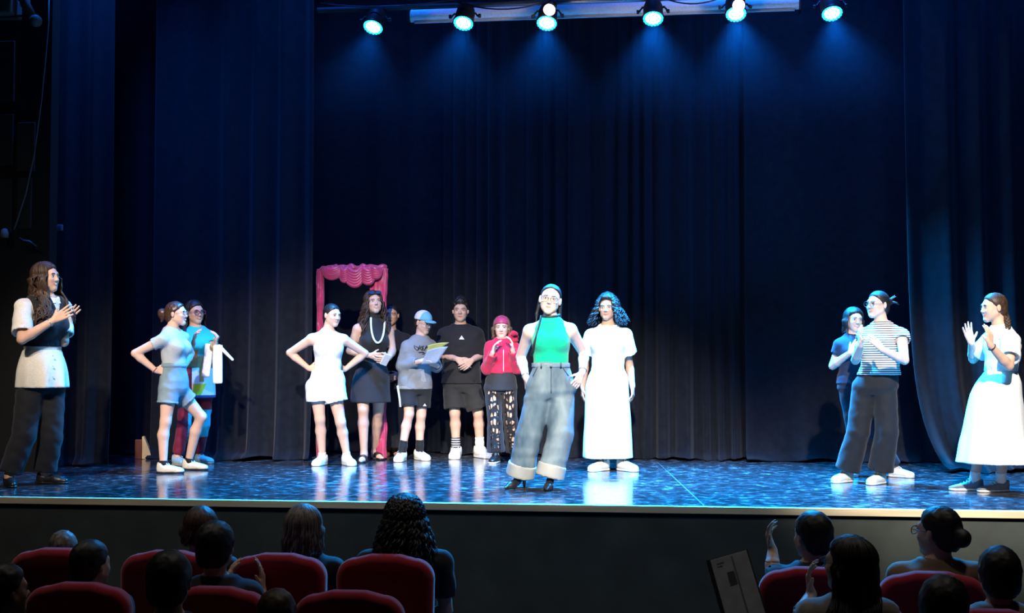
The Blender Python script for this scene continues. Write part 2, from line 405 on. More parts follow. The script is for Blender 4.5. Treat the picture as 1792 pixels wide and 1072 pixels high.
# ------------------------------------------------------------------ lighting bar
YL = YE + 2.75
M_dark_metal = mat('dark_metal', (.020, .021, .024), .45, .5, .6)
M_steel = mat('grey_steel', (.22, .23, .26), .4, .5, .8)
M_led = mat('blue_led', (.05, .2, .5), .3, .3, emit=(.06, .50, 1.0), estr=60)
M_led2 = mat('blue_led_rim', (.05, .2, .5), .3, .3, emit=(.004, .42, 1.0), estr=14)
lamps = [(653, 47), (811, 40), (957, 40), (1143, 32), (1288, 24), (1456, 23)]
zb = at_Y(960, 4, YL + .10)[2]
for i, (px, py) in enumerate(lamps):
    c = at_Y(px, py, YL); tilt = math.radians(56); ax = V3(.10 * (i - 2.5) / 2.5, -math.cos(tilt), -math.sin(tilt)); ax = nrm(ax)
    where = ['leftmost, hanging left of the grey casing', 'second from left on the bar', 'third from left, with a small warm lamp just above it', 'fourth from left, right of the middle of the bar', 'fifth from left, with a warm lamp above it', 'rightmost, hanging right of the grey casing']
    r = empty('stage_light', tuple(c), 0, 'blue glowing stage spotlight, ' + where[i], 'stage light', 'blue stage lights on the bar')
    M_ = axis_matrix((0, 0, 0), tuple(ax))
    b = MB(); b.lathe([(.045, -.20), (.075, -.19), (.088, -.14), (.092, -.02), (.100, -.012), (.100, .012), (.092, .012), (.090, -.004), (.02, -.006)], 24, M_); b.build('housing', M_dark_metal, r, True)
    b = MB()
    for ring, n_ in ((.0, 1), (.030, 6), (.058, 12), (.079, 18)):
        b.mi = 1 if n_ == 18 else 0
        for k in range(n_):
            a = 2 * PI * k / n_; b.lathe([(.0135, .0), (.012, .006), (.006, .009)], 8, M_ @ Matrix.Translation((ring * math.cos(a), ring * math.sin(a), 0)))
    b.build('lens', [M_led, M_led2], r, True)
    b = MB(); zt_ = zb - c[2] - .085
    sx = [V3(-.125, 0, 0), V3(.125, 0, 0)]; mid = -ax * .09
    pts = [mid + sx[0], V3(-.125, .06, zt_ * .7), V3(-.10, .08, zt_), V3(.10, .08, zt_), V3(.125, .06, zt_ * .7), mid + sx[1]]
    b.tube(pts, .010, 6); b.build('yoke', M_dark_metal, r, True)
    for sg in (-1, 1):
        b = MB(); b.lathe([(.018, -.012), (.020, 0), (.018, .012)], 10, axis_matrix(tuple(mid + V3(sg * .138, 0, 0)), (1, 0, 0), (0, 0, 1))); b.build('knob', M_dark_metal, r)
    b = MB(); b.box((0, .09, zt_ + .028), (.05, .07, .05)); b.build('clamp', M_dark_metal, r, bevel=.006)
    l = bpy.data.lights.new('beam', 'SPOT'); o = link('beam', l, r); l.energy = (3800, 4800, 6500, 10500, 11000, 8000)[i]; l.color = (.004, .34, 1.0); l.spot_size = math.radians(88); l.spot_blend = 1.0; l.shadow_soft_size = .07
    o.location = tuple(ax * .03); o.rotation_euler = Vector((ax[0], -.28, -.96)).to_track_quat('-Z', 'Y').to_euler()
# pipe, screen casing, warm spots, cables
P0 = at_Y(556, 9, YL + .1); P1 = at_Y(1420, -4, YL + .1); zp = zb
b = MB(); b.tube([(P0[0], YL + .1, zp), (P1[0] + 1.2, YL + .1, zp)], .026, 12)
tag(b.build('lighting_pipe', M_steel, None, True), 'thin grey steel pipe carrying the blue lights across the top', 'pipe')
A = at_Y(717, 27, YL + .46); B = at_Y(1400, 11, YL + .46); r = empty('screen_casing', (float(A[0]), YL + .46, float(A[2])), 0, 'long pale grey projection screen casing behind the hanging blue lights', 'casing')
Lc = B[0] - A[0]; b = MB(); b.lathe([(.066, 0), (.068, .01), (.068, Lc - .01), (.066, Lc)], 20, axis_matrix((0, 0, 0), (1, 0, 0), (0, 0, 1))); b.build('tube', mat('pale_casing', (.70, .70, .76), .5, .4), r, True)
for x in (0, Lc):
    b = MB(); b.box((x, 0, 0), (.025, .17, .19)); b.build('end_cap', M_dark_metal, r, bevel=.01)
b = MB(); b.box((Lc / 2, -.02, -.075), (Lc - .1, .03, .018)); b.build('bottom_bar', mat('bar_white', (.6, .6, .66), .4, .5), r)
M_halo = mat('warm_filament', (.9, .6, .4), .3, .5, emit=(1.0, .62, .38), estr=14)
for i, (px, py) in enumerate([(962, 20), (1293, 12)]):
    c = at_Y(px, py - 4, YL - .20); r = empty('warm_spot_lamp', tuple(c), 0, ('small warm white lamp above the third blue light', 'small warm white lamp above the fifth blue light')[i], 'stage light', 'warm lamps on the bar')
    ax = nrm(V3(-.1, -.8, -.55)); M_ = axis_matrix((0, 0, 0), tuple(ax))
    b = MB(); b.lathe([(.03, -.13), (.05, -.10), (.058, .02), (.055, .02), (.05, .0)], 16, M_); b.build('housing', M_dark_metal, r, True)
    b = MB(); b.lathe([(.050, .0), (.045, .012), (.02, .02)], 14, M_); b.build('lens', M_halo, r, True)
    b = MB(); b.tube([(0, .04, .02), (0, .05, .12)], .01, 6); b.build('hanger', M_dark_metal, r)
    l = bpy.data.lights.new('glow', 'POINT'); l.energy = 14; l.color = (1, .8, .65); l.shadow_soft_size = .05; o = link('glow', l, r); o.location = tuple(ax * .08)
for i, (a_, b_, s_) in enumerate([((560, 6), (800, -2), .05), ((800, 4), (960, 2), .07), ((1165, -2), (1262, -4), .05)]):
    A = at_Y(*a_, YL - .03); B = at_Y(*b_, YL - .03); b = MB()
    b.tube([A + (B - A) * t + V3(0, 0, -s_ * 4 * t * (1 - t)) for t in np.linspace(0, 1, 10)], .007, 6)
    tag(b.build('cable', M_dark_metal, None, True), ('black cable drooping along the bar between the first two blue lights', 'black cable looping between the second and third blue lights', 'black cable between the fourth and fifth blue lights')[i], 'cable')

# left wing wall ---------------------------------------------------------
Yw = YE + 2.2
xw = at_Y(88, 300, Yw)[0]
wl = slab('wall_left', xw - 4, xw, Yw, Yw + .15, 0, 9, mat('wing_wall', (.010, .010, .009), .8, .2))
for (px0, px1, py0, py1) in [(-60, 26, 75, 178), (-60, 24, 202, 290), (-60, 22, 315, 408), (32, 62, 215, 300), (32, 56, 312, 400)]:
    A = at_Y(px0, py0, Yw); B = at_Y(px1, py1, Yw); b = MB(); b.box(((A[0] + B[0]) / 2, Yw - .012, (A[2] + B[2]) / 2), (B[0] - A[0], .024, A[2] - B[2]))
    b.build('wall_panel', mat('wing_panel', (.016, .017, .015), .7, .3), wl, bevel=.006)
cb = [(86, -20), (85, 40), (80, 100), (72, 180), (60, 270), (45, 340), (28, 392), (24, 402)]
b = MB(); b.tube([at_Y(x, y, Yw - .06) for x, y in cb], .006, 6); tag(b.build('hanging_rope', mat('grey_rope', (.10, .10, .11), .8), None, True), 'thin grey rope hanging down the left wing wall', 'rope')
c = at_Y(105, 398, Yn - .10); r = empty('wall_switch', tuple(c), 0, 'small pale square switch box on the dark curtain at left', 'switch')
b = MB(); b.box((0, 0, 0), (.058, .02, .058)); b.build('plate', mat('switch_grey', (.16, .17, .19), .5), r, bevel=.004); b = MB(); b.box((0, -.012, 0), (.03, .01, .036)); b.build('rocker', mat('switch_dark', (.07, .07, .08), .5), r, bevel=.003)
c = at_Y(8, 409, Yw - .10); r = empty('work_lamp', tuple(c), 0, 'small pale cup shaped work lamp on the left wing wall', 'lamp')
b = MB(); b.lathe([(.035, -.035), (.038, .0), (.026, .04), (.01, .05)], 16); b.build('shade', mat('lamp_pale', (.13, .12, .10), .6), r, True); b = MB(); b.tube([(0, 0, .04), (0, .06, .05), (0, .09, .05)], .008, 6); b.build('bracket', M_dark_metal, r)
c = at_Y(48, 425, Yw - .1); r = empty('rope_cleat', tuple(c), 0, 'small metal cleat at the foot of the hanging rope', 'cleat')
b = MB(); b.tube([(-.08, 0, .05), (-.03, -.02, .02), (.03, -.02, .01), (.09, 0, -.03)], [.006, .012, .012, .006], 8); b.build('horn', mat('cleat_metal', (.06, .06, .06), .5, .5, .7), r, True); b = MB(); b.box((0, .04, .015), (.03, .08, .03)); b.build('base', M_dark_metal, r)
c = at_Y(35, 18, Yw - .35); r = empty('bracket_projector', tuple(c), 0, 'dim grey projector on a bracket in the upper left corner', 'projector')
b = MB(); b.box((-.22, 0, .03), (.36, .3, .16), .15); b.build('housing', mat('projector_grey', (.055, .055, .05), .6), r, bevel=.02)
b = MB(); b.tube([(.02, 0, .25), (.05, 0, .05), (.13, .02, -.08)], [.06, .045, .03], 10); b.build('arm', mat('projector_grey', (.05, .05, .05)), r, True)
b = MB(); b.lathe([(.05, -.03), (.055, .0), (.05, .03)], 14, axis_matrix((.15, 0, -.1), (.7, -.5, -.3))); b.build('joint', mat('projector_grey', (.05, .05, .05)), r, True)
b = MB(); b.tube([(-.4, 0, -.06), (.1, 0, -.05)], .012, 6); b.build('rail', M_dark_metal, r)

# ------------------------------------------------------------------ people
def tcone(a, b, ra, rb, flat0=False):
    """tapered limb with a flat far end (and optionally flat near end)"""
    a = np.asarray(a, float); b = np.asarray(b, float); ba = b - a; L = np.linalg.norm(ba); w = ba / (L + 1e-9)
    def fn(X, Y, Z):
        x, y, z = X - a[0], Y - a[1], Z - a[2]; h = x * w[0] + y * w[1] + z * w[2]; t = np.clip(h / L, 0, 1.3)
        d = np.sqrt((x - t * ba[0]) ** 2 + (y - t * ba[1]) ** 2 + (z - t * ba[2]) ** 2) - (ra + (rb - ra) * np.minimum(t, 1))
        d = np.maximum(d, h - L)
        return np.maximum(d, -h) if flat0 else d
    r = max(ra, rb); return Prim(fn, np.minimum(a, b) - r, np.maximum(a, b) + r)

def rot_head(yaw, pitch, roll):
    """columns: person's right, forward, up, in the local frame (x image right, y away, z up)"""
    f = V3(math.sin(yaw), -math.cos(yaw), 0); x = V3(-math.cos(yaw), -math.sin(yaw), 0); z = V3(0, 0, 1)
    f2 = f * math.cos(pitch) + z * math.sin(pitch); z2 = np.cross(x, f2)
    x3 = x * math.cos(roll) + z2 * math.sin(roll); z3 = np.cross(x3, f2)
    return np.stack([x3, f2, z3], 1)

FEM = dict(t=[0, .09, .22, .40, .56, .74, .87, .95, 1.0], a=[.095, .160, .156, .122, .128, .143, .128, .075, .050],
           b=[.085, .112, .108, .086, .095, .112, .088, .062, .050])
MAL = dict(t=[0, .09, .22, .40, .56, .74, .87, .95, 1.0], a=[.095, .148, .146, .135, .142, .158, .145, .085, .056],
           b=[.085, .105, .102, .094, .100, .112, .095, .068, .054])

class Human:
    def __init__(s, sp):
        s.sp = sp; S = s.S = sp.get('S', 1.0)
        bx, by = sp['base']; zf = sp.get('floor', STAGE)
        P = on_plane(bx, by, zf) if 'dist' not in sp else at_dist(bx, by, sp['dist'])
        P[2] = zf; s.P = P; s.zf = zf
        dx, dy = P[0] - CAMP[0], P[1] - CAMP[1]; s.dist = math.hypot(dx, dy)
        s.aw = V3(dx, dy, 0) / s.dist; s.rt = V3(s.aw[1], -s.aw[0], 0); s.rz = math.atan2(s.rt[1], s.rt[0])
        s.root = empty('person', tuple(P), s.rz, sp['label'], 'person', sp.get('group'))
        R = math.radians
        s.cy, s.py = R(sp.get('yaw', 0)), R(sp.get('pyaw', sp.get('yaw', 0)))
        G = s.pt
        s.neck = G(*sp['neck']); s.crotch = G(*sp['crotch']); s.waist = G(*sp['waist']) if 'waist' in sp else (s.neck + s.crotch) / 2
        # shoulders, arms: depth solved from bone lengths
        hw = sp.get('hw', .165) * S; s.sh = []; s.el = []; s.wr = []
        for k in (0, 1):
            sg = -1 if k == 0 else 1
            d0 = s.neck[1] + sg * hw * math.sin(s.cy) * (1 if math.cos(s.cy) > -.01 else -1)
            p = G(sp['sh'][k][0], sp['sh'][k][1], d0) if 'sh' in sp else None
            p = p + V3(0, 0, -.034 * S); p[0] += (s.neck[0] - p[0]) * .07; p[1] += (s.neck[1] - p[1]) * .07; s.sh.append(p)
        for k in (0, 1):
            e = s.solve(s.sh[k], sp['el'][k], .285 * S); s.el.append(e)
            s.wr.append(s.solve(e, sp['wr'][k], .245 * S))
        # legs
        s.hip = []; s.kn = []; s.an = []; s.ft = []
        for k in (0, 1):
            sg = -1 if k == 0 else 1
            fc = 1 if math.cos(s.py) > -.01 else -1
            s.hip.append(s.crotch + V3(sg * abs(math.cos(s.py)) * .085 * S, sg * fc * math.sin(s.py) * .085 * S, .055 * S))
            if 'ft' in sp:
                fx, fy, fyaw = sp['ft'][k][:3]; dd = sp['ft'][k][3] if len(sp['ft'][k]) > 3 else None
                W_ = on_plane(fx, fy, zf) if dd is None else at_dist(fx, fy, s.dist + dd)
                q = s.loc(W_); q[2] = 0; q[1] = min(max(q[1], -.45), .45)
                lift = sp['ft'][k][4] if len(sp['ft'][k]) > 4 else 0.0
                s.ft.append((q + V3(0, 0, lift), R(fyaw))); s.an.append(q + V3(0, 0, (.085 + sp.get('heel', 0)) * S + lift))
                kx = sp['kn'][k]; kd = (s.hip[k][1] + s.an[k][1]) / 2 + (kx[2] if len(kx) > 2 else -.04 * math.cos(s.py))
                s.kn.append(G(kx[0], kx[1], kd))
            else:
                kk = sp['knl'][k]; s.kn.append(V3(*kk)); s.an.append(V3(*sp['anl'][k])); s.ft.append((V3(*sp['anl'][k]) * V3(1, 1, 0), R(180)))
        s.H0 = G(*sp['head']); s.hs = sp.get('hs', 1.0) * S
        s.RH = rot_head(R(sp.get('hyaw', 0)), R(sp.get('hpitch', 0)), R(sp.get('hroll', 0)))
        s.prof = MAL if sp.get('male') else FEM
        s.boxes = []; s.body()
    def loc(s, Wp):
        d = np.asarray(Wp) - s.P; return V3(d @ s.rt, d @ s.aw, d[2])
    def pt(s, px, py, d=0.0): return s.loc(at_dist(px, py, s.dist + d))
    def solve(s, a, q, L):
        sg = q[2] if len(q) > 2 else -1
        if len(q) > 3: return s.pt(q[0], q[1], q[3])
        p = s.pt(q[0], q[1], a[1]); r2 = L * L - ((p - a) ** 2).sum()
        return s.pt(q[0], q[1], a[1] + sg * math.sqrt(r2)) if r2 > 0 else p
    def pz(s, py, px=None): return s.pt(s.sp['neck'][0] if px is None else px, py)[2]
    def hp(s, x, y, z): return s.H0 + s.RH @ (V3(x, y, z) * s.hs)
    # torso cross sections at heights zs
    def sect(s, zs):
        zs = np.asarray(zs, float); z0, z1 = s.crotch[2], s.neck[2]; t = (zs - z0) / (z1 - z0)
        zc = [z0, s.waist[2], z1]; c = s.crotch; w = s.waist; n = s.neck
        tc = np.clip((zs - z0) / (z1 - z0), 0, 1); tw = (w[2] - z0) / (z1 - z0)
        ctrl = [(wv - (1 - tw) ** 2 * a - tw ** 2 * b) / (2 * tw * (1 - tw)) for a, wv, b in ((c[0], w[0], n[0]), (c[1], w[1], n[1]))]
        cx = (1 - tc) ** 2 * c[0] + 2 * tc * (1 - tc) * ctrl[0] + tc ** 2 * n[0]
        cy = (1 - tc) ** 2 * c[1] + 2 * tc * (1 - tc) * ctrl[1] + tc ** 2 * n[1]
        k = s.S * s.sp.get('girth', 1.0)
        return cx, cy, np.interp(t, s.prof['t'], s.prof['a']) * k, np.interp(t, s.prof['t'], s.prof['b']) * k, s.py + (s.cy - s.py) * np.clip(t * 1.3, 0, 1)
    def torso(s, zs, off=0.0, wide=0.0, e=2.3, folds=0, famp=None, fph=0.0):
        cx, cy, a, b, yw = s.sect(zs); return zloft(zs, cx, cy, a + off + wide, b + off + np.asarray(wide) * .6, yw, e, folds, famp, fph)
    def zt(s, t): return s.crotch[2] + (s.neck[2] - s.crotch[2]) * t
    def body(s):
        S = s.S; F = s.F = Field(); sp = s.sp
        zs = [s.zt(t) for t in np.linspace(0, 1, 22)]
        F.u(s.torso(zs), .0)
        for k in (0, 1):
            F.u(cone(s.hip[k], s.kn[k], .083 * S * sp.get('lg', 1), .051 * S), .05 * S)
        for k in (0, 1):
            kn, an = s.kn[k], s.an[k]; mid = kn + (an - kn) * .32; bk = nrm(V3(-math.sin(s.py), math.cos(s.py), 0)) * .018 * S
            F.u(cone(kn, mid + bk, .048 * S, .053 * S), .03 * S); F.u(cone(mid + bk, an, .053 * S, .034 * S), .02)
            ft, fy = s.ft[k]; fd = V3(math.sin(fy), -math.cos(fy), 0)
            h = s.an[k][2] - ft[2]
            F.u(cone(an, an + fd * -.02 + V3(0, 0, -h + .03 * S if sp.get('footr', 1) == 1 else -.045), .033 * S, .03 * S * sp.get('footr', 1)), .02)
            fr_ = sp.get('footr', 1.0); F.u(cone(an + V3(0, 0, -.02 * S), ft + fd * .11 * S + V3(0, 0, .022 * S), .034 * S * fr_, .026 * S * fr_), .02)
            F.u(cone(ft + fd * .10 * S + V3(0, 0, .022 * S), ft + fd * (.165 if fr_ == 1 else .14) * S + V3(0, 0, .018 * S), .034 * S * fr_, .022 * S * fr_), .02)
        if not sp.get('male') and not sp.get('child'):
            f = V3(math.sin(s.cy), -math.cos(s.cy), 0); l = V3(math.cos(s.cy), math.sin(s.cy), 0); cz = s.zt(.70)
            cx, cy, a, b, _ = s.sect([cz]); c = V3(cx[0], cy[0], cz)
            for sg in (-1, 1): F.u(ball(c + l * sg * .068 * S + f * (b[0] - .032 * S), .062 * S), .04 * S)
        cl = s.neck + V3(0, 0, -.045 * S)
        for k in (0, 1):
            F.u(cone(cl, s.sh[k] + (cl - s.sh[k]) * .05, .052 * S, .050 * S), .05 * S)
        for k in (0, 1):
            ga = sp.get('ag', 1.0)
            F.u(cone(s.sh[k], s.el[k], .049 * S * ga, .037 * S * ga), .03 * S); 
            mid = s.el[k] + (s.wr[k] - s.el[k]) * .28
            F.u(cone(s.el[k], mid, .036 * S * ga, .040 * S * ga), .01); F.u(cone(mid, s.wr[k], .040 * S * ga, .0255 * S), .01)
        # neck and head
        hb = s.hp(0, -.02, -.05); F.u(cone(s.neck + V3(0, 0, -.03 * S), hb, .055 * S * sp.get('nk', 1), .050 * S * sp.get('nk', 1)), .025 * S)
        s.head_prims(F); s.n_pre = len(F.ops)
        for k in (0, 1):
            if sp.get('hand', (None, None))[k]: s.hand(k, **sp['hand'][k])
    def head_prims(s, F):
        E = lambda c, r: ellip(s.hp(*c), np.array(r) * s.hs, s.RH)
        C = lambda a, b, ra, rb: cone(s.hp(*a), s.hp(*b), ra * s.hs, rb * s.hs)
        h = s.hs; sm = s.sp.get('smile', 0.0)
        F.u(E((0, -.014, .030), (.073, .094, .083)), .03 * h)
        F.u(E((0, .030, -.022), (.058, .060, .078)), .03 * h)
        for sg in (-1, 1): F.u(C((sg * .045, .008, -.046), (sg * .010, .058, -.090), .021, .018), .025 * h)
        F.u(C((-.008, .068, -.093), (.008, .068, -.093), .017, .017), .02 * h)
        for sg in (-1, 1): F.u(E((sg * .026, .044, -.056), (.030, .032, .034)), .02 * h)
        for sg in (-1, 1): F.u(E((sg * .036, .060, -.026 + .004 * sm), (.022, .024, .020)), .02 * h)
        F.u(C((-.034, .074, .020), (.034, .074, .020), .013, .013), .02 * h)
        for sg in (-1, 1): F.s_(E((sg * .031, .102, .002), (.020, .018, .012)), .012 * h)
        F.u(C((0, .084, .010), (0, .103, -.028), .0055, .0095), .012 * h)
        for sg in (-1, 1): F.u(E((sg * .0105, .094, -.031), (.007, .009, .0075)), .006 * h)
        w = .024 + .005 * sm; up = .006 * sm
        for sg in (-1, 1):
            F.u(C((sg * w, .080, -.059 + up), (sg * .004, .0890, -.0560), .0030, .0046), .004 * h)
            F.u(C((sg * w * .9, .080, -.061 + up), (0, .0885, -.0660), .0030, .0052), .004 * h)
        for sg in (-1, 1): F.u(E((sg * .077, -.006, -.006), (.010, .017, .030)), .006 * h)
        for sg in (-1, 1): F.u(E((sg * .031, .0775, .001), (.0155, .0105, .0115)), .003 * h)   # lids
        c = s.hp(0, 0, -.01); s.boxes.append((c - .142 * h, c + .142 * h))
    def hand(s, k, dir, n, curl=.25, thumb=1, spread=.08, size=1.0, tcurl=0.3):
        """dir: wrist to knuckles, n: palm normal, both in the local frame (x image right, y away, z up)"""
        F = s.F; h = s.S * size; D = nrm(dir); Nn = np.array(n, float); Nn = nrm(Nn - D * (Nn @ D)); T = np.cross(D, Nn) * thumb
        Wr = s.wr[k]; kn = []
        for i in range(4):
            o = (1.5 - i) / 1.5; q = Wr + D * h * (.086 - .006 * abs(i - 1.2)) + T * h * .029 * o - Nn * h * .003 * abs(o); kn.append(q)
            F.u(cone(Wr + D * h * .015 + T * h * .015 * o, q, .0145 * h, .0115 * h), .012 * h)
        for i in range(4):
            d = nrm(D + T * spread * (1.5 - i)); p = kn[i]; fl = [.92, 1.0, .95, .76][i] * h
            for j, L in enumerate((.042, .026, .021)):
                an = curl * (1 + .25 * j) * (1.0 + .05 * i)
                d = nrm(d * math.cos(an) + Nn * math.sin(an)); q = p + d * L * fl
                F.u(cone(p, q, (.0092 - .0008 * j) * h, (.0086 - .0010 * j) * h), .003 * h); p = q
                # the bend continues from the turned finger direction
                Nn2 = nrm(Nn - d * (Nn @ d)); Nn_ = Nn2
        p = Wr + D * h * .028 + T * h * .026; d = nrm(D * .75 + T * .75 + Nn * tcurl)
        F.u(cone(Wr + D * h * .012 + T * h * .012, p, .014 * h, .013 * h), .012 * h)
        q = p + d * h * .034; F.u(cone(p, q, .0120 * h, .0098 * h), .006 * h)
        d = nrm(d + D * .35 + Nn * .15); F.u(cone(q, q + d * h * .028, .0098 * h, .0080 * h), .004 * h)
        c = Wr + D * h * .085; s.boxes.append((c - .125 * h, c + .125 * h))
    # ---------------------------------------------------------------- meshing
    def finish(s, skin, coarse=.0125, fine=.0055, lip=(.80, .42, .42)):
        F = s.F; V, Q = F.mesh(coarse); bx = []
        for lo, hi in s.boxes:
            lo = lo.copy(); hi = hi.copy(); j = 0
            while j < len(bx):                      # merge overlapping boxes (joined hands)
                l2, h2 = bx[j]
                if (lo < h2).all() and (hi > l2).all(): lo = np.minimum(lo, l2); hi = np.maximum(hi, h2); bx.pop(j); j = 0
                else: j += 1
            bx.append((lo, hi))
        parts = []; keep = np.ones(len(Q), bool); qv = V[Q]
        for lo, hi in bx:
            m = coarse * .3; keep &= ~((qv > lo + m).all(2) & (qv < hi - m).all(2)).all(1)
        parts.append(compact(V, Q[keep]))
        for lo, hi in bx: parts.append(F.mesh(fine, lo, hi))
        VV = []; QQ = []; n = 0
        for v, q in parts: VV.append(v); QQ.append(q + n); n += len(v)
        V = np.concatenate(VV); Q = np.concatenate(QQ)
        # colour: lips and a little blush, in head coordinates
        h = (V - s.H0) @ s.RH / s.hs; c = np.ones((len(V), 3)); sm = s.sp.get('smile', 0.0)
        zc = -.0605 + .006 * sm * (np.abs(h[:, 0]) / .024) ** 2
        m = np.exp(-((h[:, 0] / (.022 + .005 * sm)) ** 4 + ((h[:, 2] - zc) / .0070) ** 4)) * (h[:, 1] > .07)
        c += m[:, None] * (np.array(lip) - 1)
        b = np.exp(-(((np.abs(h[:, 0]) - .036) / .02) ** 2 + ((h[:, 2] + .03) / .02) ** 2)) * (h[:, 1] > .03) * .25
        c += b[:, None] * (np.array([1.0, .80, .78]) - 1)
        o = mesh_np('body', V, Q, skin, s.root, cols=c)
        return o
    def face(s, iris=(.05, .028, .016), brow=(.02, .014, .010), smile_teeth=False, lids=1.0):
        h = s.hs; RM = Matrix(s.RH.tolist()).to_4x4()
        for sg in (-1, 1):
            b = MB(); b.mi = 0; c = s.hp(sg * .031, .0765, .001)
            M_ = Matrix.Translation(Vector(c)) @ RM @ Matrix.Diagonal((h, h, h, 1)) @ Matrix.Rotation(-PI / 2, 4, 'X')
            L = lambda r0, r1, z0, z1, n=12: [(r0 + (r1 - r0) * i / 4, z0 + (z1 - z0) * (i / 4) ** 2) for i in range(5)]
            # almond of white, iris and pupil as shallow caps over the lids
            S_ = Matrix.Diagonal((1.0, .52 * lids, 1, 1))
            b.lathe(L(.0128, .0005, .0098, .0122), 14, M_ @ S_)
            b.mi = 1; b.lathe(L(.0060, .0004, .0112, .0130), 12, M_ @ Matrix.Diagonal((1, .95 * lids, 1, 1)))
            b.mi = 2
            pts = [s.hp(sg * .031 + .0150 * math.cos(a), .0880 - .004 * math.cos(a) ** 2, .001 + .0088 * lids * math.sin(a)) for a in np.linspace(.15, PI - .15, 7)]
            b.tube(pts, np.array([.0008, .0014, .0018, .0019, .0018, .0014, .0008]) * h, 5)
            b.build('eye', [mat('eye_white', (.75, .74, .72), .3, .5), mat('iris_%02d%02d' % (iris[0] * 99, iris[2] * 99), iris, .25, .5), mat('lash', (.012, .010, .009), .6)], s.root, True)
        for sg in (-1, 1):
            b = MB(); pts = [s.hp(sg * x, .0925 - (x - .03) ** 2 * 6 - .004 * (x > .04), .0195 + z) for x, z in ((.012, 0), (.022, .003), (.033, .0045), (.043, .002), (.050, -.003))]
            b.tube(pts, np.array([.0022, .0028, .0026, .0021, .0010]) * h, 6); b.build('eyebrow', mat('brow_%02d' % (brow[0] * 99), brow, .8), s.root, True)
        if smile_teeth:
            b = MB(); pts = [s.hp(x, .0925 - x * x * 12, -.0608 + x * x * 6) for x in np.linspace(-.017, .017, 7)]
            b.tube(pts, np.array([.0012, .0026, .0032, .0034, .0032, .0026, .0012]) * h, 6); b.build('teeth', mat('teeth', (.8, .78, .74), .3, .5), s.root, True)
    def glasses(s, m, round_=False, rw=.0265, rh=.019, thick=.0016):
        b = MB()
        for sg in (-1, 1):
            pts = []
            for a in np.linspace(0, 2 * PI, 17):
                e = 1.0 if round_ else .75
                cx, cz = math.cos(a), math.sin(a); cx = math.copysign(abs(cx) ** e, cx); cz = math.copysign(abs(cz) ** e, cz)
                pts.append(s.hp(sg * .0335 + rw * cx, .1045 - .0 - .10 * (abs(sg * .0335 + rw * cx)) ** 1.6, -.001 + rh * cz))
            b.tube(pts, thick * s.hs, 6, False)
            b.tube([s.hp(sg * (.0335 + rw), .096, .004), s.hp(sg * .078, .06, .006), s.hp(sg * .081, -.004, .004), s.hp(sg * .080, -.02, -.01)], thick * .8 * s.hs, 6)
        b.tube([s.hp(-.008, .104, .004), s.hp(0, .108, .006), s.hp(.008, .104, .004)], thick * s.hs, 6)
        o = b.build('glasses', m, s.root, True)
        l = MB()
        for sg in (-1, 1):
            l.prism([(rw * .96 * math.cos(a), rh * .96 * math.sin(a)) for a in np.linspace(0, 2 * PI, 16, False)], .001 * s.hs,
                    Matrix.Translation(Vector(s.hp(sg * .0335, .1035 - .10 * .0335 ** 1.6, -.001))) @ Matrix(s.RH.tolist()).to_4x4() @ Matrix.Rotation(PI / 2, 4, 'X') @ Matrix.Diagonal((s.hs, s.hs, s.hs, 1)))
        l.build('lens', mat('spectacle_lens', (.0, .0, .0), .05, .5, alpha=.10), o)
        return o
    # ---------------------------------------------------------------- hair
    def cap(s, F, off=.013, line=0.0, nape=-.085, grooves=.0016, freq=46, part=0.0, top=0.0, back=0.0):
        """scalp shell behind the hairline"""
        h = s.hs
        F.u(ellip(s.hp(0, -.014 - back / 2, .030 + top / 2), (np.array([.073, .094, .083]) + off + np.array([0, back / 2, top / 2])) * h, s.RH), 0)
        F.u(ellip(s.hp(0, -.045, -.030), np.array([.062, .060, .062]) * h + off * h, s.RH), .02 * h)
        n = nrm(V3(0, .75, -.65)); F.i(plane(s.hp(0, .061 + line, .045), s.RH @ n), .028 * h)
        F.i(plane(s.hp(0, 0, nape), s.RH @ V3(0, 0, -1)), .01 * h)
        RH, H0 = s.RH, s.H0
        def g(X, Y, Z, Fv):
            x, y, z = X - H0[0], Y - H0[1], Z - H0[2]
            u = (x * RH[0, 0] + y * RH[1, 0] + z * RH[2, 0]) / h; v = (x * RH[0, 1] + y * RH[1, 1] + z * RH[2, 1]) / h; w = (x * RH[0, 2] + y * RH[1, 2] + z * RH[2, 2]) / h
            th = np.arctan2(u - part, w - .0 + .35 * v)
            return grooves * np.sin(freq * th + 3 * np.sin(18 * v)) + .6 * grooves * np.sin(2.3 * freq * th + 40 * v)
        return F.disp(g)
    def hair_mesh(s, F, m, step=.007, name='hair', extra=None, bumpy=0.0):
        if bumpy:
            nf = noise3((95, 95, 95), 1.0); F.disp(lambda X, Y, Z, Fv: bumpy * nf(X, Y, Z))
        V, Q = F.mesh(step)
        o = mesh_np(name, V, Q, m, s.root)
        if extra is not None and extra.v:
            # locks joined into the same mesh
            ev = np.array(extra.v); me = o.data
            quads = [f for f in extra.f if len(f) == 4]
            V2 = np.concatenate([V, ev]); Q2 = np.concatenate([Q, np.array(quads) + len(V)])
            bpy.data.objects.remove(o); bpy.data.meshes.remove(me)
            o = mesh_np(name, V2, Q2, m, s.root)
        return o
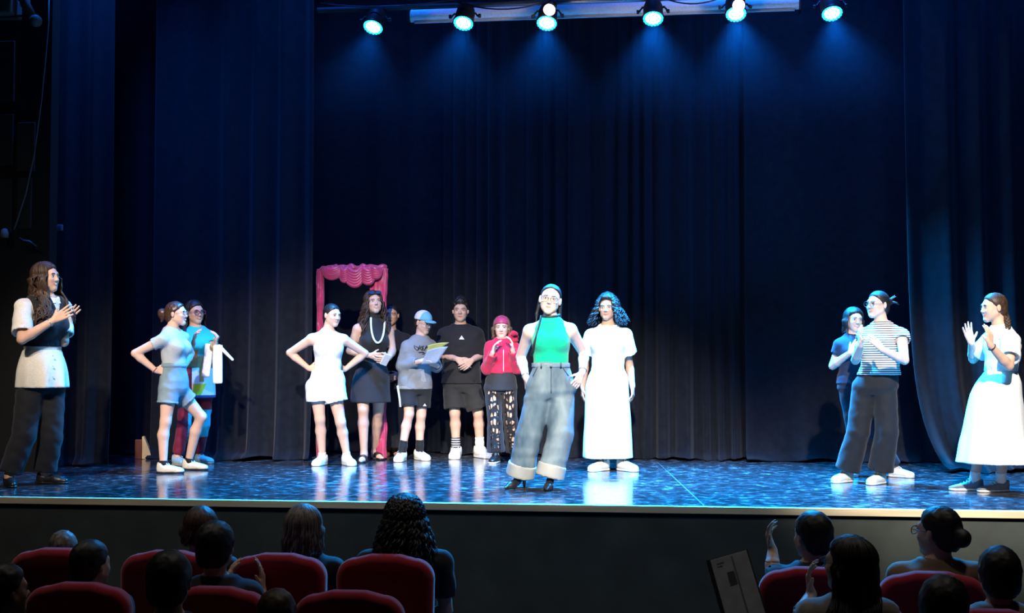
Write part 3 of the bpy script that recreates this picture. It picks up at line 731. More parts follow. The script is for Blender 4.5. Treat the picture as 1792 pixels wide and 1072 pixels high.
    def locks(s, n, length, az, wave=.012, wl=.11, r=.007, seed=1, curl=0.0, out=1.10, clear=.020, part=0.0, lift=0.0, zvar=.2, flare=.012, start=18, pull=None):
        """falling strands; az: list of (from, to) azimuth ranges in degrees around the head (0 = face, 90 = person's right, -90 = left, 180 = back)"""
        rd = random.Random(seed); b = MB(); h = s.hs; heads = []; falls = []
        for i in range(n):
            lo, hi = az[i % len(az)]; a = math.radians(lo + (hi - lo) * rd.random()); o2 = out * (.94 + .10 * rd.random())
            sx, cy_ = math.sin(a), math.cos(a); pts = []; st0 = start + 25 * rd.random()
            for t in np.linspace(0, 1, 7):
                ph = math.radians(st0 + (102 - st0) * t); rr = math.sin(ph); zz = math.cos(ph); oo = 1.08 + (o2 - 1.08) * t ** .8
                pts.append(s.hp(part * (1 - t) + .078 * oo * sx * rr, -.014 + .098 * oo * cy_ * rr, .028 + lift * (1 - t) + .090 * zz * max(oo, 1.08) ** .4 * 1.03))
            e = pts[-1]; L = length * (1 - zvar * rd.random()); m = max(6, int(L / min(.028, wl / 6.5))); ph0 = rd.random() * 6.3
            od = s.RH @ V3(sx, cy_, 0); od[2] = 0; od = nrm(od); td = np.cross(V3(0, 0, 1), od); ws = wl * (.85 + .4 * rd.random()); fl_ = flare * (.5 + rd.random())
            if curl:
                k = 26; base = np.array(pts); tt = np.linspace(0, 6, k); base = np.stack([np.interp(tt, range(7), base[:, q]) for q in range(3)], 1)
                pts = [base[j] + (od * math.cos(ph0 + j * .9) + V3(0, 0, 1) * math.sin(ph0 + j * .9)) * wave * .45 * min(1, j / 6) for j in range(k)]
            pr = []
            for j in range(1, m + 1):
                t = j / m; am = wave * min(1, t * 4 if not curl else 1); w_ = ph0 + 6.28 * L * t / ws
                q = e + V3(0, 0, -L * t) + od * (fl_ * t ** .8 + am * math.sin(w_)) + td * am * math.cos(w_) * (1 if curl else .7)
                if pull is not None: q = q + np.array(pull) * t
                pr.append(q)
            heads.append(pts); falls.append(np.array(pr))
        A = np.concatenate(falls)
        for _ in range(3):
            d = s.F.at(A); near = d < clear
            if not near.any(): break
            g = s.F.grad(A[near]); g[:, 2] *= .3; A[near] += g * (clear - d[near])[:, None]
        i0 = 0
        for pts, pr in zip(heads, falls):
            pts = list(pts) + list(A[i0:i0 + len(pr)]); i0 += len(pr); k = len(pts); rr = r * h * (.75 + .5 * rd.random())
            rad = [rr * (.5 + .5 * min(1, q / 4)) * (1 - .8 * max(0, (q / (k - 1) - .6) / .4) ** 1.5) for q in range(k)]
            b.tube(pts, rad, 4 if r < .009 else 5, False)
        return b
    # ---------------------------------------------------------------- garments
    def wr_noise(s, F, amp, f=(28, 28, 46), seed=1.0):
        if amp:
            nf = noise3(f, seed); F.disp(lambda X, Y, Z, Fv: amp * nf(X, Y, Z))
        return F
    def gmesh(s, name, F, m, step=.010, parent=None, lab=None):
        V, Q = F.mesh(step); o = mesh_np(name, V, Q, m, parent or s.root)
        if lab: o['label'] = lab
        return o
    def top(s, name, m, off=.012, hem=None, sleeve=.5, sr=(.062, .060), neck=(.062, .02), loose=0.0, wr=.003, flare=0.0, folds=0, ztop=.985, step=.010, neckcut=True, seed=1.0, extra=None, mono=True, hemtilt=0.0, k=.02, strap=None, strapr=.05):
        S = s.S; F = Field(); hem = s.zt(.3) if hem is None else hem; z1 = s.zt(ztop)
        zs = np.linspace(hem - .02, z1, 24); t = np.clip((z1 - zs) / (z1 - hem), 0, 1)
        fam = None if not folds else .06 * t ** 1.5
        F.u(s.torso(zs, off, loose * np.clip(t * 2.2, 0, 1) + flare * t ** 2, folds=folds, famp=fam, fph=seed), 0)
        f = V3(math.sin(s.cy), -math.cos(s.cy), 0); l = V3(math.cos(s.cy), math.sin(s.cy), 0)
        if not s.sp.get('male') and not s.sp.get('child'):
            cz = s.zt(.70); cx, cy, a, b, _ = s.sect([cz]); c = V3(cx[0], cy[0], cz)
            for sg in (-1, 1): F.u(ball(c + l * sg * .064 * S + f * (b[0] - .030 * S), .060 * S + off), .05 * S)
        cl = s.neck + V3(0, 0, -.045 * S)
        if sleeve is not None:
            for q in (0, 1): F.u(cone(cl, s.sh[q], .052 * S + off, .049 * S + off), .05 * S)
            for q in (0, 1):
                ends = s.sleeve_path(q, sleeve)
                for j in range(len(ends) - 1):
                    L0 = j / (len(ends) - 1); r0 = sr[0] + (sr[1] - sr[0]) * L0; r1 = sr[0] + (sr[1] - sr[0]) * (j + 1) / (len(ends) - 1)
                    P_ = tcone(ends[j], ends[j + 1], r0 * S, r1 * S) if j == len(ends) - 2 else cone(ends[j], ends[j + 1], r0 * S, r1 * S)
                    F.u(P_, k * S)
        if sleeve is None and strap:
            for q in (0, 1): F.u(cone(cl, cl + (s.sh[q] - cl) * strap, .052 * S + off, strapr * S + off + .002), .05 * S)
        F.i(plane(V3(s.crotch[0], s.crotch[1], hem), V3(hemtilt, 0, -1)), 0)
        s.wr_noise(F, wr, seed=seed)
        if neckcut:
            F.s_(ellip(s.neck + f * neck[1] + V3(0, 0, .035 * S), V3(neck[0], neck[0], .050) * S), .004)
        if sleeve is not None:
            for q in (0, 1):
                e = s.sleeve_path(q, sleeve); w = nrm(e[-1] - e[-2]); r = sr[1] * S - .013
                F.s_(tcone(e[-1] - w * .035, e[-1] + w * .02, r - .004, r, True), .002)
        zs2 = np.linspace(hem - .03, hem + .035, 4); folds or F.s_(s.torso(zs2, off - .015, loose + flare), .002)
        if extra: extra(F)
        return s.gmesh(name, F, m, step)
    def sleeve_path(s, q, fr):
        a, e, w = s.sh[q], s.el[q], s.wr[q]
        if fr <= 1: return [a, a + (e - a) * fr]
        return [a, e, e + (w - e) * (fr - 1)]
    def leg_path(s, q, fr):
        a, e, w = s.hip[q], s.kn[q], s.an[q]
        if fr <= 1: return [a, a + (e - a) * fr]
        return [a, e, e + (w - e) * (fr - 1)]
    def pants(s, name, m, top, fr=1.95, off=.012, r=(.098, .075, .065), wr=.003, step=.010, seed=2.0, hollow=.03, k=.03, wide=0.0, crotch=0.0, extra=None, pre=None):
        """top: waist height (m above the floor)"""
        S = s.S; F = Field(); zs = np.linspace(s.crotch[2] - crotch, top, 10)
        F.u(s.torso(zs, off, wide), 0)
        for q in (0, 1):
            p = s.leg_path(q, fr); n = len(p) - 1
            for j in range(n):
                r0, r1 = (r[0], r[1]) if j == 0 else (r[1], r[2])
                P_ = tcone(p[j], p[j + 1], r0 * S, r1 * S) if j == n - 1 else cone(p[j], p[j + 1], r0 * S, r1 * S)
                F.u(P_, k * S if j == 0 else .01)
        F.i(plane(V3(0, 0, top), V3(0, 0, 1)), 0)
        s.wr_noise(F, wr, seed=seed)
        if pre: pre(F)
        for q in (0, 1):
            p = s.leg_path(q, fr); w = nrm(p[-1] - p[-2]); rr = (r[1] if len(p) == 2 else r[2]) * S - .013
            F.s_(tcone(p[-1] - w * hollow, p[-1] + w * .02, rr - .004, rr, True), .002)
        if extra: extra(F)
        return s.gmesh(name, F, m, step)
    def skirt(s, name, m, top, hem, a, b, off=.012, folds=0, famp=0.0, wr=.002, seed=3.0, step=.010, shift=(0, 0), yaw=None, upper=None, mid=None, fph=0.0):
        """flares from the torso section at `top` to half sizes (a, b) at `hem`"""
        zs = np.linspace(hem, top, 16); t = (top - zs) / (top - hem); cx, cy, A, B, yw = s.sect(np.maximum(zs, s.crotch[2] + .06 * s.S))
        hipz = s.zt(.12); Ah = np.maximum(A, 0) + off; Bh = B + off
        w = np.clip(t, 0, 1) ** (.8 if mid is None else mid)
        A2 = Ah * (1 - w) + a * w; B2 = Bh * (1 - w) + b * w
        A2 = np.maximum(A2, np.where(zs > hipz, Ah, 0)); B2 = np.maximum(B2, np.where(zs > hipz, Bh, 0))
        cx = cx + shift[0] * t; cy = cy + shift[1] * t
        F = Field(); F.u(zloft(zs, cx, cy, A2, B2, yw if yaw is None else yaw, 2.0, folds, famp * t ** 1.2, fph), 0)
        s.wr_noise(F, wr, (22, 22, 14), seed)
        i = zloft(zs[:4] - .02, cx[:4], cy[:4], A2[:4] - .018, B2[:4] - .018, yw[:4] if yaw is None else yaw, 2.0, folds, (famp * t ** 1.2)[:4], fph); F.s_(i, .002)
        return s.gmesh(name, F, m, step)
    def sock(s, q, m, h0, h1, r=.040, name='sock'):
        F = Field(); kn, an = s.kn[q], s.an[q]; w = nrm(kn - an); a = an + V3(0, 0, -.03 * s.S)
        F.u(cone(a, a + w * (h0), .038 * s.S, r * s.S), 0); F.u(tcone(an, an + w * h1, .039 * s.S, r * s.S), .01)
        return s.gmesh(name, F, m, .007)
    # ---------------------------------------------------------------- shoes
    def shoe(s, q, kind, m, msole=None, mlace=None, pitch=0.0):
        ft, fy = s.ft[q]; k = s.S * s.sp.get('shoe', 1.0); c, sn = math.cos(fy), math.sin(fy)
        X = V3(-c, -sn, 0); Yf = V3(sn, -c, 0); Zu = V3(0, 0, 1)
        Yp = Yf * math.cos(pitch) + Zu * math.sin(pitch); Zp = np.cross(X, Yp)
        o = None
        for part, (V, Q) in shoe_shape(kind).items():
            P = ft + (V[:, :1] * X + V[:, 1:2] * Yp + V[:, 2:3] * Zp) * k
            if pitch < 0: P[:, 2] += -P[:, 2].min() + ft[2] + .002
            mm = {'shoe': m, 'sole': msole or m, 'lace': mlace or msole or m, 'stripe': mlace or m}[part]
            ob = mesh_np(part, P, Q, mm, o or s.root)
            if o is None: o = ob
        return o
    def band(s, pts, rad, name, m, parent=None):
        b = MB(); b.tube(pts, rad, 8); return b.build(name, m, parent or s.root, True)

_SH = {}
def shoe_shape(kind):
    if kind in _SH: return _SH[kind]
    def outline(r0, y0, r1, y1, z0, z1, rise=0.0):
        p = cone((0, y0, 0), (0, y1, 0), r0, r1)
        def fn(X, Y, Z): return np.maximum(p.fn(X, Y, Z * 0), np.maximum(z0 - Z, Z - z1 - rise * np.maximum(0, -Y)))
        return Prim(fn, [-.06, y0 - r0, z0], [.06, y1 + r1, z1 + .05])
    out = {}; st = .0068
    if kind in ('sneaker', 'canvas', 'chunky'):
        big = 1.12 if kind == 'chunky' else 1.0
        U = Field(); U.u(cone((0, -.028, .035), (0, -.022, .092), .036 * big, .037 * big), 0)
        U.u(cone((0, -.01, .062), (0, .115, .036), .042 * big, .034 * big), .03); U.u(cone((0, .02, .030), (0, .135, .030), .040 * big, .038 * big), .03)
        U.u(ellip((0, .150, .026), (.044 * big, .048, .032 * big)), .02); U.i(plane((0, 0, .010), (0, 0, -1)))
        U.i(plane((0, -.02, .100 if kind != 'canvas' else .082), (0, .25, 1)), .004); U.s_(cone((0, -.022, .085), (0, -.018, .14), .024, .030), .006)
        So = Field(); h = .034 if kind == 'chunky' else .022
        So.u(outline(.040 * big, -.026, .046 * big, .150, 0, h, .08 if kind == 'chunky' else 0), 0)
        out['shoe'] = U.mesh(st); out['sole'] = So.mesh(st)
        b = MB()
        for i in range(4):
            y = .035 + .022 * i; z = .0885 - .0115 * i - (.000 if big == 1 else -.006)
            b.tube([(-.026, y, z - .012), (0, y + .003, z + .001), (.026, y, z - .012)], .0042, 5)
        b.tube([(0, .03, .094), (-.022, .032, .098), (-.034, .05, .082)], .0035, 5); b.tube([(0, .03, .094), (.022, .032, .098), (.034, .05, .082)], .0035, 5)
        out['lace'] = (np.array(b.v), np.array([f for f in b.f if len(f) == 4]))
    elif kind == 'heel':
        U = Field(); U.u(cone((0, -.03, .085), (0, .04, .062), .030, .028), 0); U.u(cone((0, .05, .048), (0, .12, .020), .028, .033), .02)
        U.u(cone((0, .12, .018), (0, .185, .012), .033, .010), .02); U.i(plane((0, 0, 0), (0, 0, -1)))
        U.s_(cone((0, -.035, .12), (0, .05, .098), .026, .024), .004)
        U.u(tcone((0, -.035, .075), (0, -.04, 0), .020, .008), .008); out['shoe'] = U.mesh(st)
    elif kind == 'dress':
        U = Field(); U.u(cone((0, -.03, .03), (0, -.025, .068), .036, .034), 0); U.u(cone((0, -.01, .045), (0, .12, .028), .038, .034), .03)
        U.u(cone((0, .10, .024), (0, .17, .020), .038, .026), .03); U.i(plane((0, 0, .014), (0, 0, -1))); U.s_(cone((0, -.022, .075), (0, -.018, .14), .026, .030), .006)
        So = Field(); So.u(outline(.037, -.028, .036, .160, 0, .018), 0); So.u(rbox((0, -.03, .012), (.034, .035, .012)), 0)
        out['shoe'] = U.mesh(st); out['sole'] = So.mesh(st)
    elif kind == 'slide':
        So = Field(); So.u(outline(.036, -.03, .044, .145, 0, .020), 0)
        U = Field(); U.u(cone((0, .045, .036), (0, .105, .026), .043, .043), 0); U.s_(cone((0, .0, .034), (0, .15, .022), .035, .035), .0); U.i(plane((0, 0, .012), (0, 0, -1)))
        U.i(plane((0, .045, 0), (0, -1, 0))); U.i(plane((0, .105, 0), (0, 1, 0)))
        out['shoe'] = U.mesh(.004); out['sole'] = So.mesh(st)
    _SH[kind] = out; return out

# ------------------------------------------------------------------ cloth and skin materials
SK = lambda n, c: mat('skin_' + n, c, .55, .3, var=.04, scale=30, vcol=True)
sk_fair, sk_mid, sk_tan = SK('fair', (.70, .44, .33)), SK('mid', (.62, .37, .26)), SK('tan', (.50, .28, .18))
def cloth(n, c, **k): return mat(n, c, k.pop('rough', .8), k.pop('spec', .2), var=k.pop('var', .10), scale=k.pop('scale', 120), bump=k.pop('bump', .08), sheen=k.pop('sheen', .1), **k)
c_white = cloth('white_cotton', (.78, .77, .74)); c_black = cloth('black_cotton', (.013, .013, .015)); c_black2 = cloth('charcoal_cloth', (.022, .022, .024))
H_dark = mat('hair_dark', (.013, .010, .009), .5, .4, var=.5, scale=90, stretch=(1, 1, .25)); H_brown = mat('hair_brown', (.045, .024, .014), .5, .35, var=.5, scale=90, stretch=(1, 1, .25))
H_light = mat('hair_light_brown', (.16, .09, .05), .5, .35, var=.45, scale=90, stretch=(1, 1, .25))
s_white = mat('shoe_white', (.75, .74, .70), .5, .4); s_cream = mat('shoe_cream', (.66, .62, .50), .55, .4); s_black = mat('shoe_black', (.012, .012, .013), .35, .5); s_grey = mat('shoe_grey', (.16, .18, .21), .7)
g_dark = mat('frame_dark', (.02, .02, .025), .3, .5); g_red = mat('frame_plum', (.16, .02, .07), .3, .5); g_thin = mat('frame_silver', (.35, .35, .38), .25, .5, .8)
def striped(name, c1, c2, period, duty=.5):
    m = mat(name, c1, .8, .2); N = m.node_tree.nodes; L = m.node_tree.links
    tc = N.new('ShaderNodeTexCoord'); sx = N.new('ShaderNodeSeparateXYZ'); L.new(tc.outputs['Object'], sx.inputs[0])
    d = N.new('ShaderNodeMath'); d.operation = 'DIVIDE'; d.inputs[1].default_value = period; L.new(sx.outputs['Z'], d.inputs[0])
    f = N.new('ShaderNodeMath'); f.operation = 'FRACT'; L.new(d.outputs[0], f.inputs[0])
    g = N.new('ShaderNodeMath'); g.operation = 'GREATER_THAN'; g.inputs[1].default_value = duty; L.new(f.outputs[0], g.inputs[0])
    mx = N.new('ShaderNodeMix'); mx.data_type = 'RGBA'; L.new(g.outputs[0], mx.inputs[0]); mx.inputs[6].default_value = c1 + (1,); mx.inputs[7].default_value = c2 + (1,)
    L.new(mx.outputs[2], N['Principled BSDF'].inputs['Base Color']); return m
def lace(name):
    m = mat(name, (.012, .011, .012), .8, .2); N = m.node_tree.nodes; L = m.node_tree.links
    tc = N.new('ShaderNodeTexCoord'); mp = N.new('ShaderNodeMapping'); mp.inputs['Scale'].default_value = (32, 32, 13); L.new(tc.outputs['Object'], mp.inputs[0])
    v = N.new('ShaderNodeTexVoronoi'); v.feature = 'DISTANCE_TO_EDGE'; v.inputs['Scale'].default_value = 1; v.inputs['Randomness'].default_value = .55; L.new(mp.outputs[0], v.inputs['Vector'])
    g = N.new('ShaderNodeMath'); g.operation = 'LESS_THAN'; g.inputs[1].default_value = .15; L.new(v.outputs['Distance'], g.inputs[0])
    L.new(g.outputs[0], N['Principled BSDF'].inputs['Alpha']); return m
def split(ob, preds, name='panel'):
    """cut a built garment into panels: preds = [(material, label, f(centroids)->mask)], the rest stays"""
    me = ob.data; n = len(me.polygons); V = np.zeros(len(me.vertices) * 3, np.float32); me.vertices.foreach_get('co', V); V = V.reshape(-1, 3)
    Q = np.zeros(n * 4, np.int32); me.loops.foreach_get('vertex_index', Q); Q = Q.reshape(-1, 4); C = V[Q].mean(1); left = np.ones(n, bool); par = ob.parent; m0 = me.materials[0]; nm = ob.name; lab = ob.get('label')
    for m, lb, f in preds:
        k = f(C) & left; left &= ~k
        if k.any():
            v, q = compact(V, Q[k]); o = mesh_np(name, v, q, m, par)
            if lb: o['label'] = lb
    bpy.data.objects.remove(ob); v, q = compact(V, Q[left]); o = mesh_np(nm.split('.')[0], v, q, m0, par)
    if lab: o['label'] = lab
    return o
hd = lambda dir, n, curl=.25, thumb=1, spread=.08, **k: dict(dir=dir, n=n, curl=curl, thumb=thumb, spread=spread, **k)

# ------------------------------------------------------------------ A: girl in white shirt and black vest, far left
def person_a():
    p = Human(dict(label='girl in black vest over a white shirt clapping at the far left of the stage', base=(48, 848), S=1.06, yaw=48, pyaw=25, neck=(84, 520), waist=(74, 610), crotch=(72, 688),
        sh=((38, 530), (112, 532)), el=((38, 594, -1), (112, 598, -1)), wr=((94, 560, -1), (110, 562, 1)), hand=(hd((.95, -.1, .62), (.2, 1, .1), .10, 1), hd((.75, -.1, .85), (-.2, -1, 0), .1, 1)),
        kn=((42, 762), (88, 766)), ft=((16, 850, 10), (78, 846, 62)), head=(81, 485), hyaw=52, hpitch=3, hs=1.0, smile=.6))
    p.finish(sk_mid); p.face(smile_teeth=True)
    sh = p.top('shirt', cloth('cream_shirt', (.72, .68, .58)), off=.016, hem=p.pz(625), sleeve=.80, sr=(.068, .078), neck=(.066, .035), wr=.004, loose=.01)
    f = V3(math.sin(p.cy), -math.cos(p.cy), 0); l = V3(math.cos(p.cy), math.sin(p.cy), 0); n = p.neck
    for sg in (-1, 1):
        b = MB(); c = n + V3(0, 0, .028); pts = [n + l * sg * .062 - f * .02 + V3(0, 0, .035), n + l * sg * .060 + f * .045 + V3(0, 0, .005), n + l * sg * .022 + f * .098 + V3(0, 0, -.055), n + l * sg * .058 + f * .088 + V3(0, 0, -.058), n + l * sg * .082 + f * .03 + V3(0, 0, -.01)]
        b.add(pts + [q + f * .006 + V3(0, 0, .008) for q in pts], [(0, 1, 2, 3, 4), (9, 8, 7, 6, 5)] + [(i, (i + 1) % 5, 5 + (i + 1) % 5, 5 + i) for i in range(5)]); b.build('collar', cloth('cream_shirt', (.72, .68, .58)), sh)
    p.skirt('shirt_tail', cloth('cream_shirt', (.72, .68, .58)), p.pz(612), p.pz(678), .215, .20, off=.034, folds=9, famp=.05, wr=.0015, seed=4, mid=.7, shift=(.01, 0))
    for i in range(3):
        q = p.pt(92, 622 + 18 * i, 0); q = V3(q[0], p.crotch[1] - .17 - .008 * i, q[2]); b = MB(); b.lathe([(.007, -.003), (.007, .002), (.004, .004)], 8, axis_matrix(q, (0, -1, 0))); b.build('button', cloth('cream_shirt', (.72, .68, .58)), sh)
    def vneck(F):
        F.s_(cone(n + f * .10 + V3(0, 0, .03), n + f * .13 + V3(0, 0, -.13), .075, .015), .004)
    p.top('vest', c_black, off=.028, hem=p.pz(607), sleeve=None, strap=.62, strapr=.052, neck=(.075, .03), wr=.003, extra=vneck)
    p.pants('trousers', c_black, p.pz(625), 1.93, .014, (.104, .092, .088), wr=.004, wide=.012)
    for q in (0, 1): p.shoe(q, 'dress', s_black)
    b = p.wr[0]; w = nrm(p.wr[0] - p.el[0])
    p.band([b - w * .035 + V3(math.cos(a), 0, math.sin(a)) @ np.stack([np.cross(w, [0, 1, 0]), w, V3(0, 1, 0)]) * .031 for a in np.linspace(0, 2 * PI, 14)], .005, 'bracelet', mat('bracelet_silver', (.5, .5, .52), .3, .5, .7))
    F = Field(); p.cap(F, .014, .0, -.085); p.hair_mesh(F, H_brown, extra=p.locks(180, .43, [(46, 178), (-178, -50)], wave=.013, wl=.13, r=.0075, seed=2, part=.012, clear=.050))
# ------------------------------------------------------------------ B: grey tee, denim shorts
def denim(name, c1, c2): return mat(name, c1, .75, .2, col2=c2, scale=5, bump=.04, stretch=(1.3, 1.3, .55))
def person_b():
    p = Human(dict(label='girl in light grey tee and denim shorts with hand on hip, hair in a bun', base=(305, 826), S=.95, yaw=58, pyaw=62, neck=(300, 573), waist=(305, 636), crotch=(303, 692),
        sh=((283, 588), (322, 584)), el=((236, 618, 1), (334, 618, 1)), wr=((272, 648, -1), (320, 645, 0, .16)), hand=(hd((1, .3, -.05), (.3, .9, -.2), .95, 1), hd((-.6, .2, -.7), (-.3, .9, 0), .9, -1)),
        kn=((290, 737, .0), (352, 729, -.02)), ft=((286, 828, 75), (330, 822, 68)), head=(309, 549), hyaw=66, hpitch=2, hs=1.0, smile=.5))
    p.finish(sk_fair); p.face(smile_teeth=True); p.glasses(mat('frame_pink', (.5, .28, .26), .3, .5), rw=.025)
    p.top('t_shirt', cloth('grey_tee', (.42, .46, .48)), off=.009, hem=p.pz(642), sleeve=.36, sr=(.060, .058), neck=(.058, .02), wr=.0035, k=.015)
    dm = denim('light_denim', (.13, .20, .25), (.24, .32, .36))
    sh = p.pants('denim_shorts', dm, p.pz(634), .43, .012, (.096, .098, .07), wr=.003, hollow=.03)
    z = p.pz(637); p.gmesh('waistband', Field().u(p.torso(np.linspace(z - .03, z + .005, 4), .018), 0), denim('light_denim_band', (.15, .22, .27), (.25, .33, .37)), parent=sh)
    for q in (0, 1):
        pa = p.leg_path(q, .43); w = nrm(pa[1] - pa[0]); F = Field().u(tcone(pa[1] - w * .022, pa[1] + w * .003, .102 * .95, .103 * .95, True), 0); F.s_(tcone(pa[1] - w * .02, pa[1] + w * .02, .089 * .95, .089 * .95, True), 0); p.gmesh('hem_cuff', F, dm, parent=sh)
    for q in (0, 1):
        p.sock(q, c_black, .03, .035, .041, 'sock_trim'); p.shoe(q, 'sneaker', s_cream, mat('sole_black', (.02, .02, .02), .6), s_white)
    F = Field(); p.cap(F, .010, -.004, -.08, part=0); c = p.hp(.0, -.150, .010); F.u(ellip(c, V3(.042, .040, .052) * p.hs, p.RH), .02); F.u(cone(p.hp(0, -.13, -.02), p.hp(.01, -.155, -.07), .022, .008), .02)
    nf = noise3((110, 110, 80), 2.); F.disp(lambda X, Y, Z, Fv: .003 * nf(X, Y, Z)); p.hair_mesh(F, mat('hair_chestnut', (.055, .026, .017), .4, .5, var=.5, scale=80, stretch=(1, 1, .3)))
    w = nrm(p.wr[0] - p.el[0]); p.band([p.wr[0] - w * .01 + .030 * (math.cos(a) * nrm(np.cross(w, [0, 1, 0])) + math.sin(a) * np.cross(w, nrm(np.cross(w, [0, 1, 0])))) for a in np.linspace(0, 2 * PI, 14)], .004, 'bracelet', mat('bead_pink', (.5, .2, .2), .5))
# ------------------------------------------------------------------ C: patchwork costume
def person_c():
    p = Human(dict(label='girl in turquoise top and patchwork costume with plum glasses, behind the denim shorts girl', base=(330, 812), S=.98, yaw=12, pyaw=15, neck=(343, 571), waist=(345, 632), crotch=(343, 682),
        sh=((319, 583), (369, 584)), el=((322, 624, -1), (371, 622, -1)), wr=((338, 601, -1), (376, 602, -1)), hand=(hd((.2, -.2, 1), (1, 0, 0), .35, 1), hd((.35, -.3, 1), (-1, .2, .3), .95, 1)),
        kn=((322, 742), (356, 742)), ft=((310, 814, 30, None), (346, 810, 50)), head=(341, 546), hyaw=28, hpitch=-2, hroll=-3, hs=1.02, smile=1.0))
    p.finish(sk_mid); p.face(smile_teeth=True); p.glasses(g_red, rw=.028, rh=.018, thick=.0028)
    tq = cloth('turquoise', (.02, .42, .56)); khaki = cloth('khaki', (.36, .27, .12)); maroon = cloth('maroon', (.17, .012, .03)); tan = cloth('rust_patch', (.42, .17, .07))
    ob = p.top('tunic', tq, off=.014, hem=p.pz(644), sleeve=.42, sr=(.066, .070), neck=(.07, .035), wr=.004, loose=.01)
    x0 = p.pt(341, 600)[0]; z = lambda py: p.pz(py)
    ob = split(ob, [(tan, 'rust coloured waist patch', lambda C: (C[:, 2] < z(612)) & (C[:, 0] < x0 + .03)), (khaki, 'khaki side patch', lambda C: (C[:, 2] < z(622)) & (C[:, 0] >= x0 + .03))], 'patch')
    sk = p.skirt('shorts_skirt', c_white, p.pz(642), p.pz(696), .195, .15, off=.016, folds=6, famp=.03, seed=2)
    xa = p.pt(332, 660)[0]; xb = p.pt(348, 660)[0]; xc = p.pt(357, 660)[0]
    split(sk, [(cloth('navy_hem', (.015, .06, .2)), 'blue hem band', lambda C: C[:, 2] < z(691)), (cloth('yellow_patch', (.75, .60, .03)), 'yellow and green appliqué', lambda C: (C[:, 2] < z(671)) & (C[:, 0] > xa + .03) & (C[:, 0] < xb + .015 + .5 * (C[:, 2] - z(691)))),
               (maroon, 'dark red panel', lambda C: C[:, 0] < xa + .02 + .0 * C[:, 2]), (khaki, 'khaki panel', lambda C: (C[:, 0] > xb) & (C[:, 0] < xc) & (C[:, 2] > z(668)))], 'panel')
    ob = p.pants('leggings', maroon, p.pz(660), 1.92, .010, (.092, .066, .056), wr=.004)
    split(ob, [(tq, 'turquoise lower leg', lambda C: (C[:, 0] > p.pt(329, 750)[0]) & (C[:, 2] < z(716)) & (C[:, 2] > z(764)))], 'leg_panel')
    # white jacket hanging from the forearm by its tied sleeves
    F = Field(); A = p.pt(368, 606, p.wr[1][1] - .02); F.u(rbox(p.pt(381, 637, p.wr[1][1] - .03), V3(.046, .016, .185), None, .012), 0)
    F.u(rbox(p.pt(363, 630, p.wr[1][1] + .05), V3(.040, .014, .16), rot_head(0, .1, .12), .010), .01); p.wr_noise(F, .004, (40, 40, 18), 3.0)
    F.s_(cone(p.pt(374, 640, p.wr[1][1] - .06), p.pt(372, 672, p.wr[1][1] - .06), .006, .02), .004)
    jk = p.gmesh('hanging_jacket', F, c_white, .008, lab='white jacket hanging from the raised forearm')
    F = Field(); F.u(cone(p.pt(384, 606, p.wr[1][1] - .03), p.pt(407, 629, p.wr[1][1] - .02), .020, .013), 0); p.gmesh('loose_sleeve', F, c_white, .007, parent=jk)
    w = nrm(p.wr[1] - p.el[1]); F = Field(); F.u(tcone(p.wr[1] - w * .11, p.wr[1] - w * .01, .045, .042, True), 0); p.wr_noise(F, .005, (20, 20, 90), 1.); p.gmesh('khaki_cuff', F, khaki)
    for q in (0, 1): p.shoe(q, 'sneaker', mat('shoe_pale_blue', (.30, .46, .55), .6), mat('sole_tan', (.42, .33, .22), .6), s_white)
    F = Field(); p.cap(F, .011, .0, -.085); p.hair_mesh(F, H_dark, extra=p.locks(130, .27, [(72, 175), (-175, -76)], wave=.005, wl=.2, r=.007, seed=7, clear=.036))
# ------------------------------------------------------------------ D: white strapless top, white shorts
def person_d():
    p = Human(dict(label='girl in white strapless top and white shorts with both hands on her hips', base=(588, 814), S=.96, yaw=6, pyaw=0, neck=(573, 577), waist=(574, 636), crotch=(569, 690),
        sh=((543, 587), (604, 588)), el=((507, 617, 1), (639, 618, 1)), wr=((541, 645, -1), (604, 646, -1)), hand=(hd((1, -.15, .12), (.1, 1, 0), .3, 1, .16), hd((-1, -.15, .12), (-.1, 1, 0), .3, -1, .16)),
        kn=((560, 733), (596, 738)), ft=((564, 813, -22), (607, 813, 18)), head=(581, 551), hyaw=38, hpitch=-7, hs=.98))
    p.finish(sk_fair); p.face(lids=.85)
    wt = cloth('white_stretch', (.80, .80, .77))
    tb = p.top('tube_top', wt, off=.008, hem=p.pz(651), sleeve=None, ztop=(p.pz(597) - p.crotch[2]) / (p.neck[2] - p.crotch[2]), neckcut=False, wr=.003)
    z = p.pz(611); F = Field().u(p.torso(np.linspace(z - .012, z + .012, 5), .012), 0); p.wr_noise(F, .003, (50, 50, 60), 2.); p.gmesh('gathered_seam', F, wt, parent=tb)
    sh = p.pants('shorts', cloth('white_shorts', (.80, .79, .74)), p.pz(648), .40, .016, (.112, .122, .07), wr=.005, k=.04, wide=.01)
    z = p.pz(652); p.gmesh('waistband', Field().u(p.torso(np.linspace(z - .018, z + .012, 4), .020), 0), wt, parent=sh)
    for q in (0, 1): p.sock(q, c_white, .03, .045, .040); p.shoe(q, 'chunky', s_white, s_white, s_white)
    F = Field(); p.cap(F, .007, -.002, -.08, grooves=.0010); F.u(cone(p.hp(0, -.10, .0), p.hp(0, -.118, -.05), .022, .016), .02); F.u(cone(p.hp(0, -.118, -.05), p.hp(.0, -.10, -.20), .018, .006), .01); p.hair_mesh(F, H_dark)
